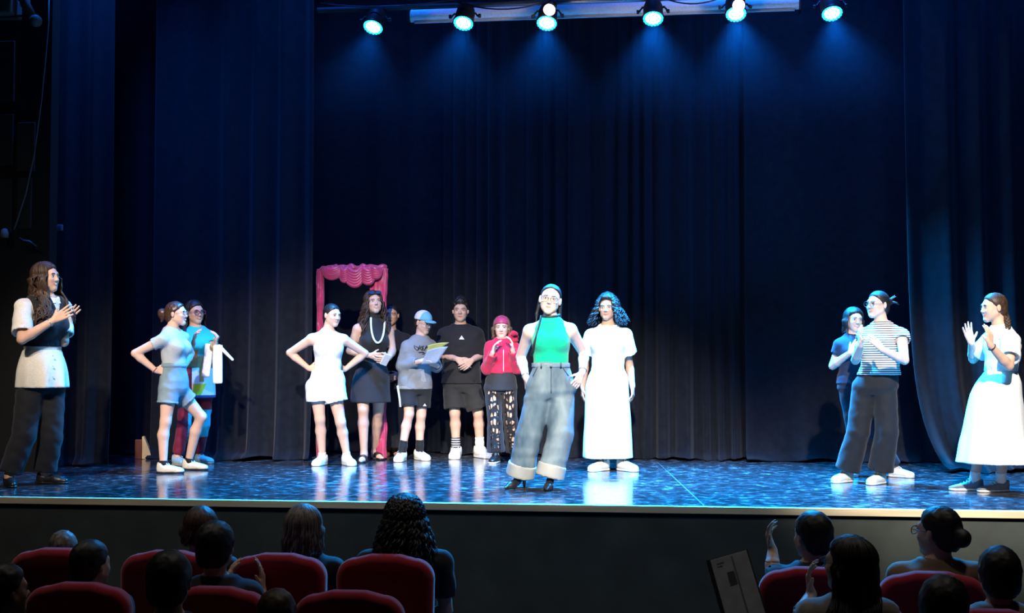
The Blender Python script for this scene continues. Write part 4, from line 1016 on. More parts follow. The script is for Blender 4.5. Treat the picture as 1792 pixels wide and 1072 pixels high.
# ------------------------------------------------------------------ E: black outfit, long wavy hair, necklace
def person_e():
    p = Human(dict(label='girl in black sleeveless turtleneck and skirt with long wavy hair and white necklace', base=(645, 807), S=1.02, yaw=14, pyaw=8, neck=(654, 558), waist=(652, 630), crotch=(648, 690),
        sh=((624, 570), (683, 574)), el=((612, 614, 0, .0), (687, 613, 0, .02)), wr=((648, 622, 0, -.17), (681, 626, 0, -.17)), hand=(hd((1, -.25, -.1), (0, 1, .2), .35, 1), hd((-.85, -.5, -.2), (-.2, .9, .4), .5, -1)),
        kn=((636, 716), (662, 719)), ft=((637, 808, -10), (656, 803, 25)), head=(654, 529), hyaw=14, hpitch=6, hroll=-4, hs=1.0, smile=.5))
    p.finish(sk_mid); p.face(smile_teeth=True)
    rib = cloth('black_rib', (.020, .019, .019)); tp = p.top('turtleneck', rib, off=.008, hem=p.pz(640), sleeve=None, strap=.72, strapr=.046, neckcut=False, wr=.002)
    hb = p.hp(0, -.02, -.095); F = Field(); F.u(tcone(p.neck + V3(0, 0, -.045), p.neck + (hb - p.neck) * .98, .072, .062, False), 0); p.gmesh('collar', F, rib, .007, parent=tp)
    p.skirt('skirt', cloth('black_skirt', (.024, .023, .025)), p.pz(634), p.pz(704), .205, .15, off=.014, folds=5, famp=.015, seed=1, mid=.9)
    for q in (0, 1): p.shoe(q, 'slide', s_black, s_black)
    f = V3(math.sin(p.cy), -math.cos(p.cy), 0)
    pts = []
    for t in np.linspace(0, 1, 22):
        a = PI * t; px = 661 + 12 * -math.cos(a); py = 556 + 44 * math.sin(a) ** .8
        q = p.pt(px, py, 0); q[1] = p.neck[1]; pts.append(q)
    pts = np.array(pts)
    for _ in range(14):
        pts[:, 1] -= .012; 
        if (p.F.at(pts) > .026).all(): break
    for _ in range(3):
        d = p.F.at(pts); pts -= np.array([0, -1, 0]) * np.maximum(d - .026, 0)[:, None] * .8
    p.band(pts, .0105, 'necklace', mat('pearl_white', (.8, .79, .75), .35, .5))
    F = Field(); p.cap(F, .013, -.002, -.085); p.hair_mesh(F, mat('hair_dark_brown', (.045, .023, .015), .5, .35, var=.5, scale=80, stretch=(1, 1, .3)), extra=p.locks(200, .34, [(48, 178), (-178, -46)], wave=.016, wl=.13, r=.0088, seed=9, part=.01, flare=.05))
    # sunglasses pushed up on the hair
    H0 = p.H0.copy(); p.H0 = p.hp(0, -.010, .022); R0 = p.RH; p.RH = rot_head(math.radians(14), math.radians(48), math.radians(-4)); g = p.glasses(g_dark, rw=.028, rh=.022, thick=.003); g.name = 'sunglasses'
    for c in g.children: c.data.materials[0] = mat('blue_mirror_lens', (.03, .16, .40), .06, .8, .6)
    p.H0, p.RH = H0, R0
    c = p.root.matrix_basis @ Vector(p.pt(675, 629, p.wr[1][1] - .06)); r = empty('phone', tuple(c), p.rz + .3, 'white phone held by the girl with the white necklace', 'phone')
    b = MB(); b.box((0, 0, 0), (.072, .012, .13)); o = b.build('case', mat('phone_white', (.75, .73, .68), .35, .5), r, bevel=.006); o.rotation_euler = (.5, .35, 0); b = MB(); b.box((0, -.0068, 0), (.064, .002, .12)); q = b.build('screen', mat('phone_screen', (.55, .53, .50), .2, .5), o)
# ------------------------------------------------------------------ F: half hidden in black
def person_f():
    p = Human(dict(label='half hidden person in a long black dress behind the girl with the necklace', base=(683, 798), S=.97, yaw=-6, neck=(684, 578), waist=(684, 640), crotch=(684, 690), sh=((658, 588), (711, 588)), el=((651, 634, 1), (717, 634, 1)), wr=((667, 655, 0, -.17), (701, 655, 0, -.17)),
        hand=(hd((.8, -.2, -.3), (0, 1, 0), .4), hd((-.8, -.2, -.3), (0, 1, 0), .4, -1)), kn=((672, 740), (690, 740)), ft=((677, 797, 0), (692, 797, 8)), head=(685, 551), hyaw=-8, hs=1.0))
    p.finish(sk_tan, coarse=.012, fine=.0055); p.face()
    p.top('dress_top', c_black, off=.012, hem=p.pz(650), sleeve=1.8, sr=(.060, .044), neck=(.06, .02)); p.skirt('dress_skirt', c_black, p.pz(648), p.pz(782), .17, .14, off=.016, folds=8, famp=.05, step=.010)
    F = Field(); p.cap(F, .009, -.004, -.085); F.u(ball(p.hp(0, -.12, .03), .045), .02); p.hair_mesh(F, H_dark)
# ------------------------------------------------------------------ G: boy with cap reading
def glyphs(p, name, m, strokes, cx, cy, w, h, d, rad=.0045):
    """raised print: strokes in a unit box, laid on the chest"""
    b = MB()
    for st_ in strokes:
        pts = np.array([p.pt(cx + w * u, cy - h * v, 0) for u, v in st_]); pts[:, 1] = d - .25
        for _ in range(60):
            D = p.garF(pts); mv = D > .002
            if not mv.any(): break
            pts[mv, 1] += np.maximum(D[mv] * .6, .001)
        b.tube(pts, rad, 5)
    return b.build(name, m, p.root, True)
def surf_of(ob, root_local=True):
    """distance-like probe: depth of a garment's front surface in local y"""
    V = np.zeros(len(ob.data.vertices) * 3, np.float32); ob.data.vertices.foreach_get('co', V); V = V.reshape(-1, 3)
    def f(P):
        out = np.full(len(P), .5)
        for i, q in enumerate(P):
            m = (np.abs(V[:, 0] - q[0]) < .012) & (np.abs(V[:, 2] - q[2]) < .012)
            if m.any(): out[i] = V[m, 1].min() - q[1]
        return out
    return f
def person_g():
    p = Human(dict(label='boy in grey sweatshirt and light blue cap reading from papers', base=(722, 805), S=.93, male=True, yaw=30, pyaw=20, neck=(735, 588), waist=(727, 640), crotch=(727, 690),
        sh=((712, 601), (755, 600)), el=((702, 640, 0, -.05), (764, 642, 0, .02)), wr=((735, 632, 0, -.22), (766, 640, 0, -.12)), hand=(hd((1, -.25, .30), (.1, .5, -.9), .35, 1), hd((-.6, -.4, .2), (-.3, .1, 1), .5, 1)),
        kn=((716, 724), (737, 726)), ft=((703, 806, -12), (734, 804, 25)), head=(741, 564), hyaw=42, hpitch=-15, hs=1.02, shoe=1.08))
    p.finish(sk_fair); p.face(lids=.7); p.glasses(g_thin, rw=.026, rh=.021, thick=.0018)
    gr = cloth('grey_fleece', (.26, .26, .26)); sw = p.top('sweatshirt', gr, off=.018, hem=p.pz(680), sleeve=1.85, sr=(.070, .050), neck=(.058, .022), wr=.005, loose=.025)
    z0 = p.pz(680); F = Field().u(p.torso(np.linspace(z0 - .004, z0 + .035, 4), .016, .026), 0); p.gmesh('ribbed_hem', F, cloth('grey_rib', (.32, .31, .29)), parent=sw)
    p.garF = surf_of(sw)
    # front pouch
    cx = p.pt(729, 660)[0]; b = MB(); W0 = p.pz(668); Z1 = p.pz(645); d0 = -.25
    pts = np.array([V3(cx + x, d0, z) for z, x in ((W0, -.10), (W0, .10), (Z1, .075), (Z1, -.075))]); D = p.garF(pts); pts[:, 1] += D - .004
    b.add([*pts, *(pts + V3(0, .012, 0))], [(0, 1, 2, 3), (7, 6, 5, 4), (0, 4, 5, 1), (1, 5, 6, 2), (2, 6, 7, 3), (3, 7, 4, 0)]); b.build('pouch_pocket', cloth('grey_rib', (.32, .31, .29)), sw, bevel=.004)
    st_ = [[(-.5, .4), (-.48, 0), (-.3, -.35), (-.22, .05), (-.42, .25)], [(-.22, -.3), (-.15, .35), (-.02, .2), (-.14, 0), (0, -.3)], [(.14, .3), (.03, .25), (.04, -.25), (.16, -.25)], [(.04, .02), (.13, .02)], [(.2, -.3), (.3, .4), (.42, -.2)], [(.22, 0), (.52, .25)], [(-.2, -.62), (.1, -.58), (.2, -.72), (.04, -.85)]]
    o = glyphs(p, 'lettering', c_black, st_, 738, 609, 26, 12, p.neck[1], .0042); o['label'] = 'black hand-drawn lettering on the chest'
    so = p.pants('shorts', c_black2, p.pz(676), .72, .018, (.100, .098, .07), wr=.003, wide=.01)
    a = p.leg_path(0, .72); w = nrm(a[1] - a[0]); o_ = V3(-.085, -.055, 0)
    p.band([a[0] + o_ + V3(-.022, 0, .04), a[0] + (a[1] - a[0]) * .5 + o_ * 1.05, a[1] + o_ * 1.0 - w * .004], .011, 'side_stripe', c_white, so)
    q = p.leg_path(1, .60)[1] + V3(.03, -.092, -.01); b = MB(); b.prism([(-.018, 0), (.018, 0), (0, .026)], .006, axis_matrix(q, (0, -1, 0))); b.build('logo', c_white, so)
    for k in (0, 1): p.sock(k, c_black, .1, .13, .046); p.shoe(k, 'chunky', mat('shoe_ivory', (.72, .70, .60), .5), s_cream, s_black)
    # cap: front panels light blue, rear mesh panels white, curved brim
    h = p.hs; F = Field(); F.u(ellip(p.hp(0, -.012, .040), V3(.088, .108, .092) * h, p.RH), 0); F.i(plane(p.hp(0, 0, .030), p.RH @ V3(0, .12, -1)), .004)
    cp = p.gmesh('cap', F, cloth('cap_blue', (.16, .45, .58)), .006); RH, H0 = p.RH, p.H0
    cp = split(cp, [(cloth('cap_white', (.70, .70, .70)), 'white mesh rear panels', lambda C: ((C - H0) @ RH)[:, 1] < .022 * h)], 'rear_panel')
    F = Field(); F.u(ellip(p.hp(0, .105, .032), V3(.072, .062, .016) * h, p.RH), 0); F.s_(ellip(p.hp(0, .105, .010), V3(.085, .10, .022) * h, p.RH), .004); F.i(plane(p.hp(0, .075, 0), RH @ V3(0, -1, 0))); p.gmesh('brim', F, cloth('cap_blue', (.16, .45, .58)), .005)
    F = Field(); p.cap(F, .004, -.004, -.06); F.i(plane(p.hp(0, 0, .045), RH @ V3(0, 0, 1))); p.hair_mesh(F, H_brown)
    # the papers he holds
    yd = p.wr[0][1] - .02
    q = [p.pt(737, 637, yd - .02), p.pt(764, 636, yd - .02), p.pt(784, 606, yd - .06), p.pt(748, 613, yd - .06)]
    def sheet(name, q, m, label, cat, bend=.012, n=8):
        V = []; 
        for i in range(n + 1):
            for j in range(n + 1):
                u, v = i / n, j / n; P_ = (1 - v) * ((1 - u) * q[0] + u * q[1]) + v * ((1 - u) * q[3] + u * q[2]); V.append(P_ + V3(0, 0, bend * math.sin(PI * u) * math.sin(2.2 * v)))
        idx = np.arange((n + 1) ** 2).reshape(n + 1, n + 1); Q = np.stack([idx[:-1, :-1], idx[1:, :-1], idx[1:, 1:], idx[:-1, 1:]], -1).reshape(-1, 4)
        V = np.array(V); c = V.mean(0); o = mesh_np(name, V - c, Q, m); wp = p.root.matrix_basis @ Vector(c); o.location = wp; o.rotation_euler = (0, 0, p.rz); mo = o.modifiers.new('sheet', 'SOLIDIFY'); mo.thickness = .003
        return tag(o, label, cat)
    sheet('paper_sheet', q, mat('paper_white', (.33, .36, .43), .7), 'white paper sheet held by the boy in the cap', 'paper')
    up = V3(-.004, .035, .035)
    sheet('folder', [p.pt(745, 622, yd + .05) + up * 0, p.pt(758, 617, yd + .05), p.pt(787, 605, yd - .01) + up, p.pt(750, 610, yd - .01) + up], mat('folder_lime', (.44, .44, .13), .5), 'lime yellow folder held open above the white sheet', 'folder')
# ------------------------------------------------------------------ H: tall boy in black
def person_h():
    p = Human(dict(label='dark haired boy in black tee and black shorts with hands clasped in front', base=(822, 801), S=1.03, male=True, yaw=-4, neck=(806, 568), waist=(807, 628), crotch=(808, 686),
        sh=((778, 580), (834, 580)), el=((772, 620, 0, .02), (842, 620, 0, .02)), wr=((800, 628, 0, -.18), (826, 630, 0, -.18)), hand=(hd((.75, -.35, -.55), (.2, .9, -.1), .4, 1), hd((-.6, -.5, -.5), (-.3, .9, 0), .45, -1)),
        kn=((796, 722), (837, 722)), ft=((798, 801, -5), (840, 800, 28)), head=(806, 543), hyaw=-3, hpitch=-1, hs=1.0, shoe=1.15, ag=1.05, nk=1.05, hw=.18))
    p.finish(sk_mid); p.face()
    te = p.top('t_shirt', cloth('black_tee', (.020, .018, .018)), off=.018, hem=p.pz(671), sleeve=.93, sr=(.076, .086), neck=(.068, .02), wr=.004, loose=.038, k=.05); p.garF = surf_of(te)
    c = np.array([p.pt(808, 591)]); c[:, 1] = -.3; c[:, 1] += p.garF(c) ; b = MB(); b.prism([(-.028, -.018), (.028, -.018), (0, .024)], .012, axis_matrix(c[0] + V3(0, -.002, 0), (0, -1, 0))); o = b.build('logo', c_white, te); o['label'] = 'white triangle printed on the chest'
    p.pants('shorts', cloth('shorts_black', (.026, .024, .022)), p.pz(668), .86, .020, (.108, .108, .07), wr=.004, wide=.01)
    o = p.sock(0, striped('patterned_sock', (.55, .55, .55), (.03, .03, .03), .024, .45), .1, .13, .047); p.sock(1, c_white, .1, .13, .047)
    p.shoe(0, 'chunky', s_white, s_white, s_white); p.shoe(1, 'chunky', s_cream, s_white, s_cream)
    F = Field(); p.cap(F, .022, -.006, -.05, grooves=.0, top=.02); p.hair_mesh(F, H_dark, .0055, bumpy=.006)
# ------------------------------------------------------------------ I: girl in red with headscarf
def person_i():
    p = Human(dict(label='girl in red zip jacket and satin headscarf with black lace trousers', base=(875, 808), S=.92, yaw=4, neck=(878, 592), waist=(877, 645), crotch=(876, 688),
        sh=((857, 602), (899, 602)), el=((853, 645, 0, -.02), (904, 644, 0, -.02)), wr=((862, 617, 0, -.20), (897, 612, 0, -.20)), hand=(hd((.35, -.2, 1), (1, -.3, 0), .3, 1), hd((-.1, -.1, 1), (-1, 0, 0), .4, 1)),
        kn=((866, 735), (893, 735)), ft=((868, 809, -14), (901, 806, 18)), head=(878, 572), hyaw=-4, hpitch=-6, hs=1.02, child=True))
    p.finish(sk_fair); p.face(lids=.6)
    red = cloth('red_jersey', (.48, .015, .05), sheen=.2); jk = p.top('jacket', red, off=.014, hem=p.pz(653), sleeve=1.95, sr=(.066, .052), neck=(.062, .03), wr=.006, loose=.010, folds=9, seed=3)
    for q in (0, 1):
        F = Field().u(cone(p.el[q], p.el[q] + (p.wr[q] - p.el[q]) * .45, .070, .056), .03); p.wr_noise(F, .006, (40, 40, 40), 4.); p.gmesh('puff_sleeve', F, red, parent=jk)
    F = Field()
    rd = random.Random(3)
    for i in range(16):                     # ruffled scarf over the image-right shoulder and collar
        F.u(ball(p.pt(896 + rd.uniform(-8, 9), 589 + rd.uniform(-7, 7), p.neck[1] - .03 + rd.uniform(-.05, .05)), rd.uniform(.018, .030)), .012)
    p.wr_noise(F, .007, (60, 60, 60), 5.); p.gmesh('ruffle', F, red, .007, parent=jk)
    p.garF = surf_of(jk); pts = np.array([p.pt(881, y) for y in np.linspace(612, 650, 9)]); pts[:, 1] = -.3; pts[:, 1] += p.garF(pts) - .002; p.band(pts, .004, 'zip', mat('zip_pink', (.8, .45, .5), .4), jk)
    # black trousers with lace front
    ob = p.pants('trousers', c_black2, p.pz(651), 1.93, .012, (.094, .080, .100), wr=.003)
    x = {q: (p.leg_path(q, 1.9)) for q in (0, 1)}
    def front(C):
        m = np.zeros(len(C), bool)
        for q in (0, 1):
            P_ = x[q]; zz = [P_[2][2], P_[1][2], P_[0][2]]; cx = np.interp(C[:, 2], zz, [P_[2][0], P_[1][0], P_[0][0]]); cy = np.interp(C[:, 2], zz, [P_[2][1], P_[1][1], P_[0][1]])
            m |= (np.abs(C[:, 0] - cx + .0) < .048) & (C[:, 1] < cy)
        return m & (C[:, 2] < p.pz(683))
    split(ob, [(lace('black_lace'), 'black lace showing skin', front)], 'lace_panel')
    p.skirt('skirt', c_black2, p.pz(650), p.pz(683), .160, .130, off=.012, wr=.002)
    for q in (0, 1): p.shoe(q, 'sneaker', s_black, s_white, s_black)
    F = Field(); p.cap(F, .004, -.004, -.085); p.hair_mesh(F, H_light, extra=p.locks(70, .13, [(60, 150), (-150, -60)], wave=.005, r=.007, seed=4))
    F = Field(); h = p.hs; F.u(ellip(p.hp(0, -.012, .034), V3(.087, .108, .092) * h, p.RH), 0); F.i(plane(p.hp(0, .06, .038), p.RH @ V3(0, .30, -1)), .004); F.u(ball(p.hp(0, -.115, .0), .02), .01); F.u(cone(p.hp(.01, -.12, .0), p.hp(.03, -.12, -.12), .016, .024), .01); p.wr_noise(F, .0015, (60, 60, 90), 1.)
    p.gmesh('headscarf', F, mat('crimson_satin', (.40, .03, .10), .5, .4, var=.15, scale=20, sheen=.2), .006)
# ------------------------------------------------------------------ J: girl in green tank and jeans
def person_j():
    p = Human(dict(label='girl in green tank top and wide blue jeans posing at the front of the stage', base=(925, 853), S=1.01, yaw=-2, pyaw=8, neck=(964, 556), waist=(964, 634), crotch=(964, 696),
        sh=((924, 572), (1001, 570)), el=((911, 625, 1), (1022, 618, 1)), wr=((921, 662, -1), (1019, 652, -1)), hand=(hd((.15, -.2, -1), (1, .3, 0), .25, 1), hd((-.5, -.2, -.85), (-.5, .8, .2), .22, -1, .12)),
        kn=((926, 760), (981, 760)), ft=((912, 853, -38), (964, 855, -10)), heel=.05, footr=.72, shoe=1.06, head=(963, 524), hyaw=-4, hpitch=2, hroll=9, hs=1.05, ag=1.06, girth=1.05))
    p.finish(sk_fair); p.face(); p.glasses(g_dark, rw=.027, rh=.018, thick=.0016)
    p.top('tank_top', cloth('green_jersey', (.0, .46, .22), sheen=.2), off=.008, hem=p.pz(646), sleeve=None, strap=.50, strapr=.038, neck=(.058, .0), wr=.0015)
    d1, d2 = (.040, .075, .105), (.20, .25, .255); dm = denim('blue_denim', d1, d2)
    def folds_(F):
        nf = noise3((9, 14, 58), 2.3); n2 = noise3((16, 16, 9), 1.1); zh, zk = p.pz(690), p.pz(790)
        F.disp(lambda X, Y, Z, Fv: .006 * nf(X, Y, Z) * (np.exp(-((Z - zh) / .10) ** 2) + .8 * np.exp(-((Z - zk) / .16) ** 2)) + .006 * n2(X, Y, Z))
    je = p.pants('jeans', dm, p.pz(634), 2.12, .014, (.106, .103, .106), wr=.0, hollow=.03, k=.04, wide=.004, seed=5, pre=folds_)
    z = p.pz(638); p.gmesh('waistband', Field().u(p.torso(np.linspace(z - .022, z + .016, 4), .020, .004), 0), denim('blue_denim_band', (.12, .17, .21), (.22, .28, .31)), parent=je)
    for q in (0, 1):
        pa = p.leg_path(q, 2.12); w = nrm(pa[2] - pa[1]); e = pa[2]; F = Field().u(tcone(e - w * .095, e + w * .012, .115, .117, True), 0); F.s_(tcone(e - w * .05, e + w * .03, .096, .099, True), 0); p.wr_noise(F, .0015, (30, 30, 30), 2.); p.gmesh('cuff', F, denim('cuff_denim', (.24, .25, .23), (.36, .35, .30)), parent=je)
    p.garF = surf_of(je); fz = lambda x, y: p.pt(x, y)
    def seam(pxs, nm, r=.0035, m=denim('seam_denim', (.03, .05, .08), (.06, .09, .12))):
        P_ = np.array([p.pt(x, y) for x, y in pxs]); P_[:, 1] = -.4; D = p.garF(P_); P_[:, 1] += np.where(D > .49, .25, D) - .001; p.band(P_, r, nm, m, je)
    seam([(964, y) for y in range(644, 688, 6)], 'fly_seam'); seam([(943 - t * .5 - 3, 642 + t) for t in range(0, 18, 3)], 'pocket_seam'); seam([(984 + t * .7, 642 + t) for t in range(0, 18, 3)], 'pocket_seam')
    for x in (947, 981):
        P_ = np.array([p.pt(x, 641), p.pt(x, 633)]); P_[:, 1] = -.4; P_[:, 1] += p.garF(np.array([p.pt(x, 648) * V3(1, 0, 1) + V3(0, -.4, 0)]))[0] - .016; p.band(P_, .006, 'belt_loop', dm, je)
    P_ = np.array([p.pt(964, 640)]); P_[:, 1] = -.4; q = P_[0] + V3(0, p.garF(np.array([p.pt(964, 648) * V3(1, 0, 1) + V3(0, -.4, 0)]))[0] - .012, 0); b = MB(); b.lathe([(.009, -.004), (.009, .002), (.005, .004)], 10, axis_matrix(q, (0, -1, 0))); b.build('button', M_steel, je)
    for q in (0, 1): p.shoe(q, 'heel', s_black)
    # thin black scarf: a loop round the neck and one hanging end
    sc = mat('black_scarf', (.018, .016, .018), .5, .4); n = p.neck + V3(0, 0, .018)
    lp = p.band([n + V3(.066 * math.cos(a), .064 * math.sin(a) - .004, .010 * math.sin(a) + .006 * math.cos(a)) for a in np.linspace(0, 2 * PI, 22)], .0105, 'scarf', sc)
    P_ = np.array([p.pt(x, y) for x, y in ((947, 552), (944, 566), (940, 580), (936, 596), (933, 610), (930, 622))]); P_[:, 1] = p.neck[1] - .07
    for _ in range(3):
        D = p.F.at(P_); P_[:, 1] -= np.maximum(.024 - D, 0) * 1.2
    p.band(P_, [.008, .007, .007, .008, .010, .011], 'scarf_end', sc, lp)
    for q, dz in ((0, .03), (1, .03)):
        w = nrm(p.wr[q] - p.el[q]); u = nrm(np.cross(w, [0, 1, 0])); v = np.cross(w, u); p.band([p.wr[q] - w * dz + .0305 * (math.cos(a) * u + math.sin(a) * v) for a in np.linspace(0, 2 * PI, 14)], .004, 'bracelet', M_steel)
    F = Field(); p.cap(F, .007, -.018, -.085, grooves=.0012); F.u(ball(p.hp(0, -.11, .02), .035), .02)
    for sg, L in ((1, .17), (-1, .15)): F.u(cone(p.hp(sg * .078, -.035, -.02), p.hp(sg * .088, -.040, -.02 - L * .6), .016, .012), .015); F.u(cone(p.hp(sg * .088, -.040, -.02 - L * .6), p.hp(sg * .080, -.03, -.02 - L), .012, .004), .01)
    p.hair_mesh(F, H_dark)
# ------------------------------------------------------------------ K: long white dress, big curls
def person_k():
    p = Human(dict(label='girl in long white dress with big dark curly hair standing behind the jeans girl', base=(1074, 822), S=1.0, yaw=-4, neck=(1064, 568), waist=(1064, 640), crotch=(1062, 690),
        sh=((1034, 581), (1096, 581)), el=((1024, 632, 1), (1101, 636, 1)), wr=((1020, 678, -1), (1107, 676, -1)), hand=(hd((0, -.1, -1), (1, .2, 0), .35, 1), hd((.0, -.1, -1), (-1, .2, 0), .35, 1)),
        kn=((1052, 746), (1076, 746)), ft=((1056, 823, -38), (1090, 823, 38)), head=(1063, 538), hyaw=-10, hpitch=-2, hs=1.0, smile=.7, shoe=1.05))
    p.finish(sk_tan); p.face()
    wd = cloth('white_dress', (.80, .79, .75)); p.top('bodice', wd, off=.012, hem=p.pz(650), sleeve=.62, sr=(.072, .088), neck=(.088, .045), wr=.003, loose=.015)
    p.skirt('skirt', wd, p.pz(648), p.pz(801), .232, .19, off=.026, folds=7, famp=.02, wr=.003, mid=.75)
    for q in (0, 1): p.shoe(q, 'sneaker', s_cream, s_white, mat('stripe_black', (.02, .02, .02), .6))
    F = Field(); p.cap(F, .026, -.016, -.085, grooves=.0, top=.010); p.hair_mesh(F, H_dark, extra=p.locks(250, .18, [(42, 178), (-178, -40)], wave=.011, wl=.05, r=.007, seed=6, curl=1, out=1.42, lift=.006, zvar=.35, flare=.06), bumpy=.005)
# ------------------------------------------------------------------ L: navy tee girl behind
def person_l():
    p = Human(dict(label='girl in navy tee partly hidden behind the striped top girl, clapping', base=(1520, 834), S=.93, yaw=25, neck=(1492, 585), waist=(1494, 640), crotch=(1500, 690), sh=((1470, 597), (1515, 597)), el=((1457, 640, 0, -.02), (1523, 636, 0, -.05)), wr=((1488, 617, 0, -.20), (1506, 614, 0, -.22)),
        hand=(hd((.6, -.2, .85), (.4, .9, 0), .15, 1), hd((.1, -.2, 1), (-.6, .4, 0), .15, 1)), kn=((1496, 755), (1532, 755)), ft=((1494, 832, 0), (1566, 834, 60)), head=(1494, 559), hyaw=26, hpitch=-4, hroll=4, hs=.98, smile=.6))
    p.finish(sk_fair); p.face(smile_teeth=True)
    p.top('t_shirt', cloth('navy_tee', (.014, .022, .045)), off=.012, hem=p.pz(672), sleeve=.45, sr=(.064, .066), neck=(.062, .02), wr=.004, loose=.012); p.pants('trousers', cloth('navy_trousers', (.010, .013, .024)), p.pz(668), 1.94, .012, (.096, .076, .074))
    for q in (0, 1): p.shoe(q, 'sneaker', s_white, s_white)
    F = Field(); p.cap(F, .012, 0, -.085); p.hair_mesh(F, H_dark, extra=p.locks(110, .14, [(56, 175), (-175, -66)], wave=.006, r=.0075, seed=11))
# ------------------------------------------------------------------ M: striped top
def person_m():
    p = Human(dict(label='girl in black and white striped top and black wide trousers clapping', base=(1508, 845), S=.98, yaw=-30, pyaw=-12, neck=(1543, 564), waist=(1540, 640), crotch=(1530, 690), sh=((1512, 579), (1580, 580)), el=((1497, 630, -1), (1583, 630, -1)), wr=((1506, 604, -1), (1544, 612, -1)),
        hand=(hd((-.05, -.25, 1), (.9, .3, 0), .12, -1), hd((-.75, -.3, .85), (-.6, .6, -.3), .12, -1)), kn=((1502, 755), (1552, 755)), ft=((1482, 843, -35), (1540, 846, -28)), head=(1536, 533), hyaw=-44, hpitch=3, hs=1.0, girth=1.0))
    p.finish(sk_fair); p.face(); p.glasses(g_dark, True, rw=.025, rh=.022, thick=.002)
    p.top('striped_top', striped('stripes', (.72, .71, .68), (.025, .025, .03), .0185, .62), off=.014, hem=p.pz(656), sleeve=.22, sr=(.066, .072), neck=(.058, .01), wr=.003, loose=.025)
    p.pants('trousers', cloth('black_trousers', (.012, .012, .013)), p.pz(652), 1.93, .014, (.100, .096, .108), wr=.003, k=.04)
    for q in (0, 1): p.shoe(q, 'sneaker', s_cream, s_white, s_white)
    F = Field(); p.cap(F, .008, -.004, -.085, grooves=.0012); c = p.hp(0, -.135, .035); F.u(ball(c, .034), .02); b = MB(); rd = random.Random(4)
    for i in range(16):
        d = nrm(p.RH @ V3(rd.uniform(-1, 1), rd.uniform(-1, .1), rd.uniform(-.5, 1.1))); L = rd.uniform(.05, .085); b.tube([c, c + d * L * .6, c + d * L + V3(0, 0, -.008)], [.010, .008, .002], 5, False)
    p.hair_mesh(F, H_dark, extra=b)
# ------------------------------------------------------------------ N: white dress with braid
def person_n():
    p = Human(dict(label='girl in flared white dress with a braid and grey sneakers clapping at far right', base=(1712, 861), S=.96, yaw=-62, pyaw=-50, neck=(1751, 570), waist=(1752, 645), crotch=(1742, 700), sh=((1736, 585), (1770, 588)), el=((1703, 628, 1), (1766, 640, -1)), wr=((1700, 600, -1), (1733, 604, -1)),
        hand=(hd((-.25, -.1, 1), (.5, -.8, 0), .06, 1, .12), hd((-.05, .1, 1), (-.8, .6, 0), .2, 1)), kn=((1712, 760), (1752, 762)), ft=((1706, 858, -82), (1752, 860, -62)), head=(1739, 538), hyaw=-64, hpitch=-2, hs=1.0, child=True, shoe=1.04))
    p.finish(sk_mid); p.face()
    wd = cloth('white_linen', (.76, .74, .68)); p.top('bodice', wd, off=.014, hem=p.pz(650), sleeve=.70, sr=(.074, .082), neck=(.062, .02), wr=.004, loose=.01)
    sk = p.skirt('skirt', wd, p.pz(648), p.pz(810), .30, .25, off=.020, folds=8, famp=.028, wr=.003, shift=(-.04, 0), mid=.8)
    b = MB(); b.tube([p.pt(1768 + 3 * math.sin(i * .9), 640 + i * 9.6, -.22 + .0 * i) * V3(1, 0, 1) + V3(0, -.10 - .0075 * i, 0) for i in range(18)], [.006 + .006 * (i % 2) for i in range(18)], 6); b.build('button_placket', wd, sk, True)
    for q in (0, 1): p.sock(q, c_white, .05, .075, .042); p.shoe(q, 'canvas', s_grey, s_white, s_white)
    w = nrm(p.wr[1] - p.el[1]); u = nrm(np.cross(w, [0, 1, 0])); v = np.cross(w, u); p.band([p.wr[1] - w * .02 + .030 * (math.cos(a) * u + math.sin(a) * v) for a in np.linspace(0, 2 * PI, 14)], .004, 'bracelet', M_dark_metal)
    F = Field(); p.cap(F, .008, -.002, -.085, grooves=.0014)
    hb = H_brown; pts = [p.hp(.03, -.10, -.01), p.pt(1763, 560, -.04), p.pt(1764, 572, -.08), p.pt(1760, 584, -.12), p.pt(1752, 594, -.15)]
    b = MB(); n = 26
    P_ = np.array(pts); tt = np.linspace(0, len(P_) - 1, n); C = np.stack([np.interp(tt, range(len(P_)), P_[:, i]) for i in range(3)], 1)
    for k in range(3):
        ph = 2 * PI * k / 3; b.tube([C[i] + V3(.016 * math.sin(i * .85 + ph), .011 * math.sin(2 * (i * .85 + ph)), 0) for i in range(n)], [.0125 * (1 - .5 * i / n) for i in range(n)], 6, False)
    p.hair_mesh(F, H_brown, extra=b)
CAST = [person_a, person_b, person_c, person_d, person_e, person_f, person_g, person_h, person_i, person_j, person_k, person_l, person_m, person_n]

for f_ in CAST: f_()

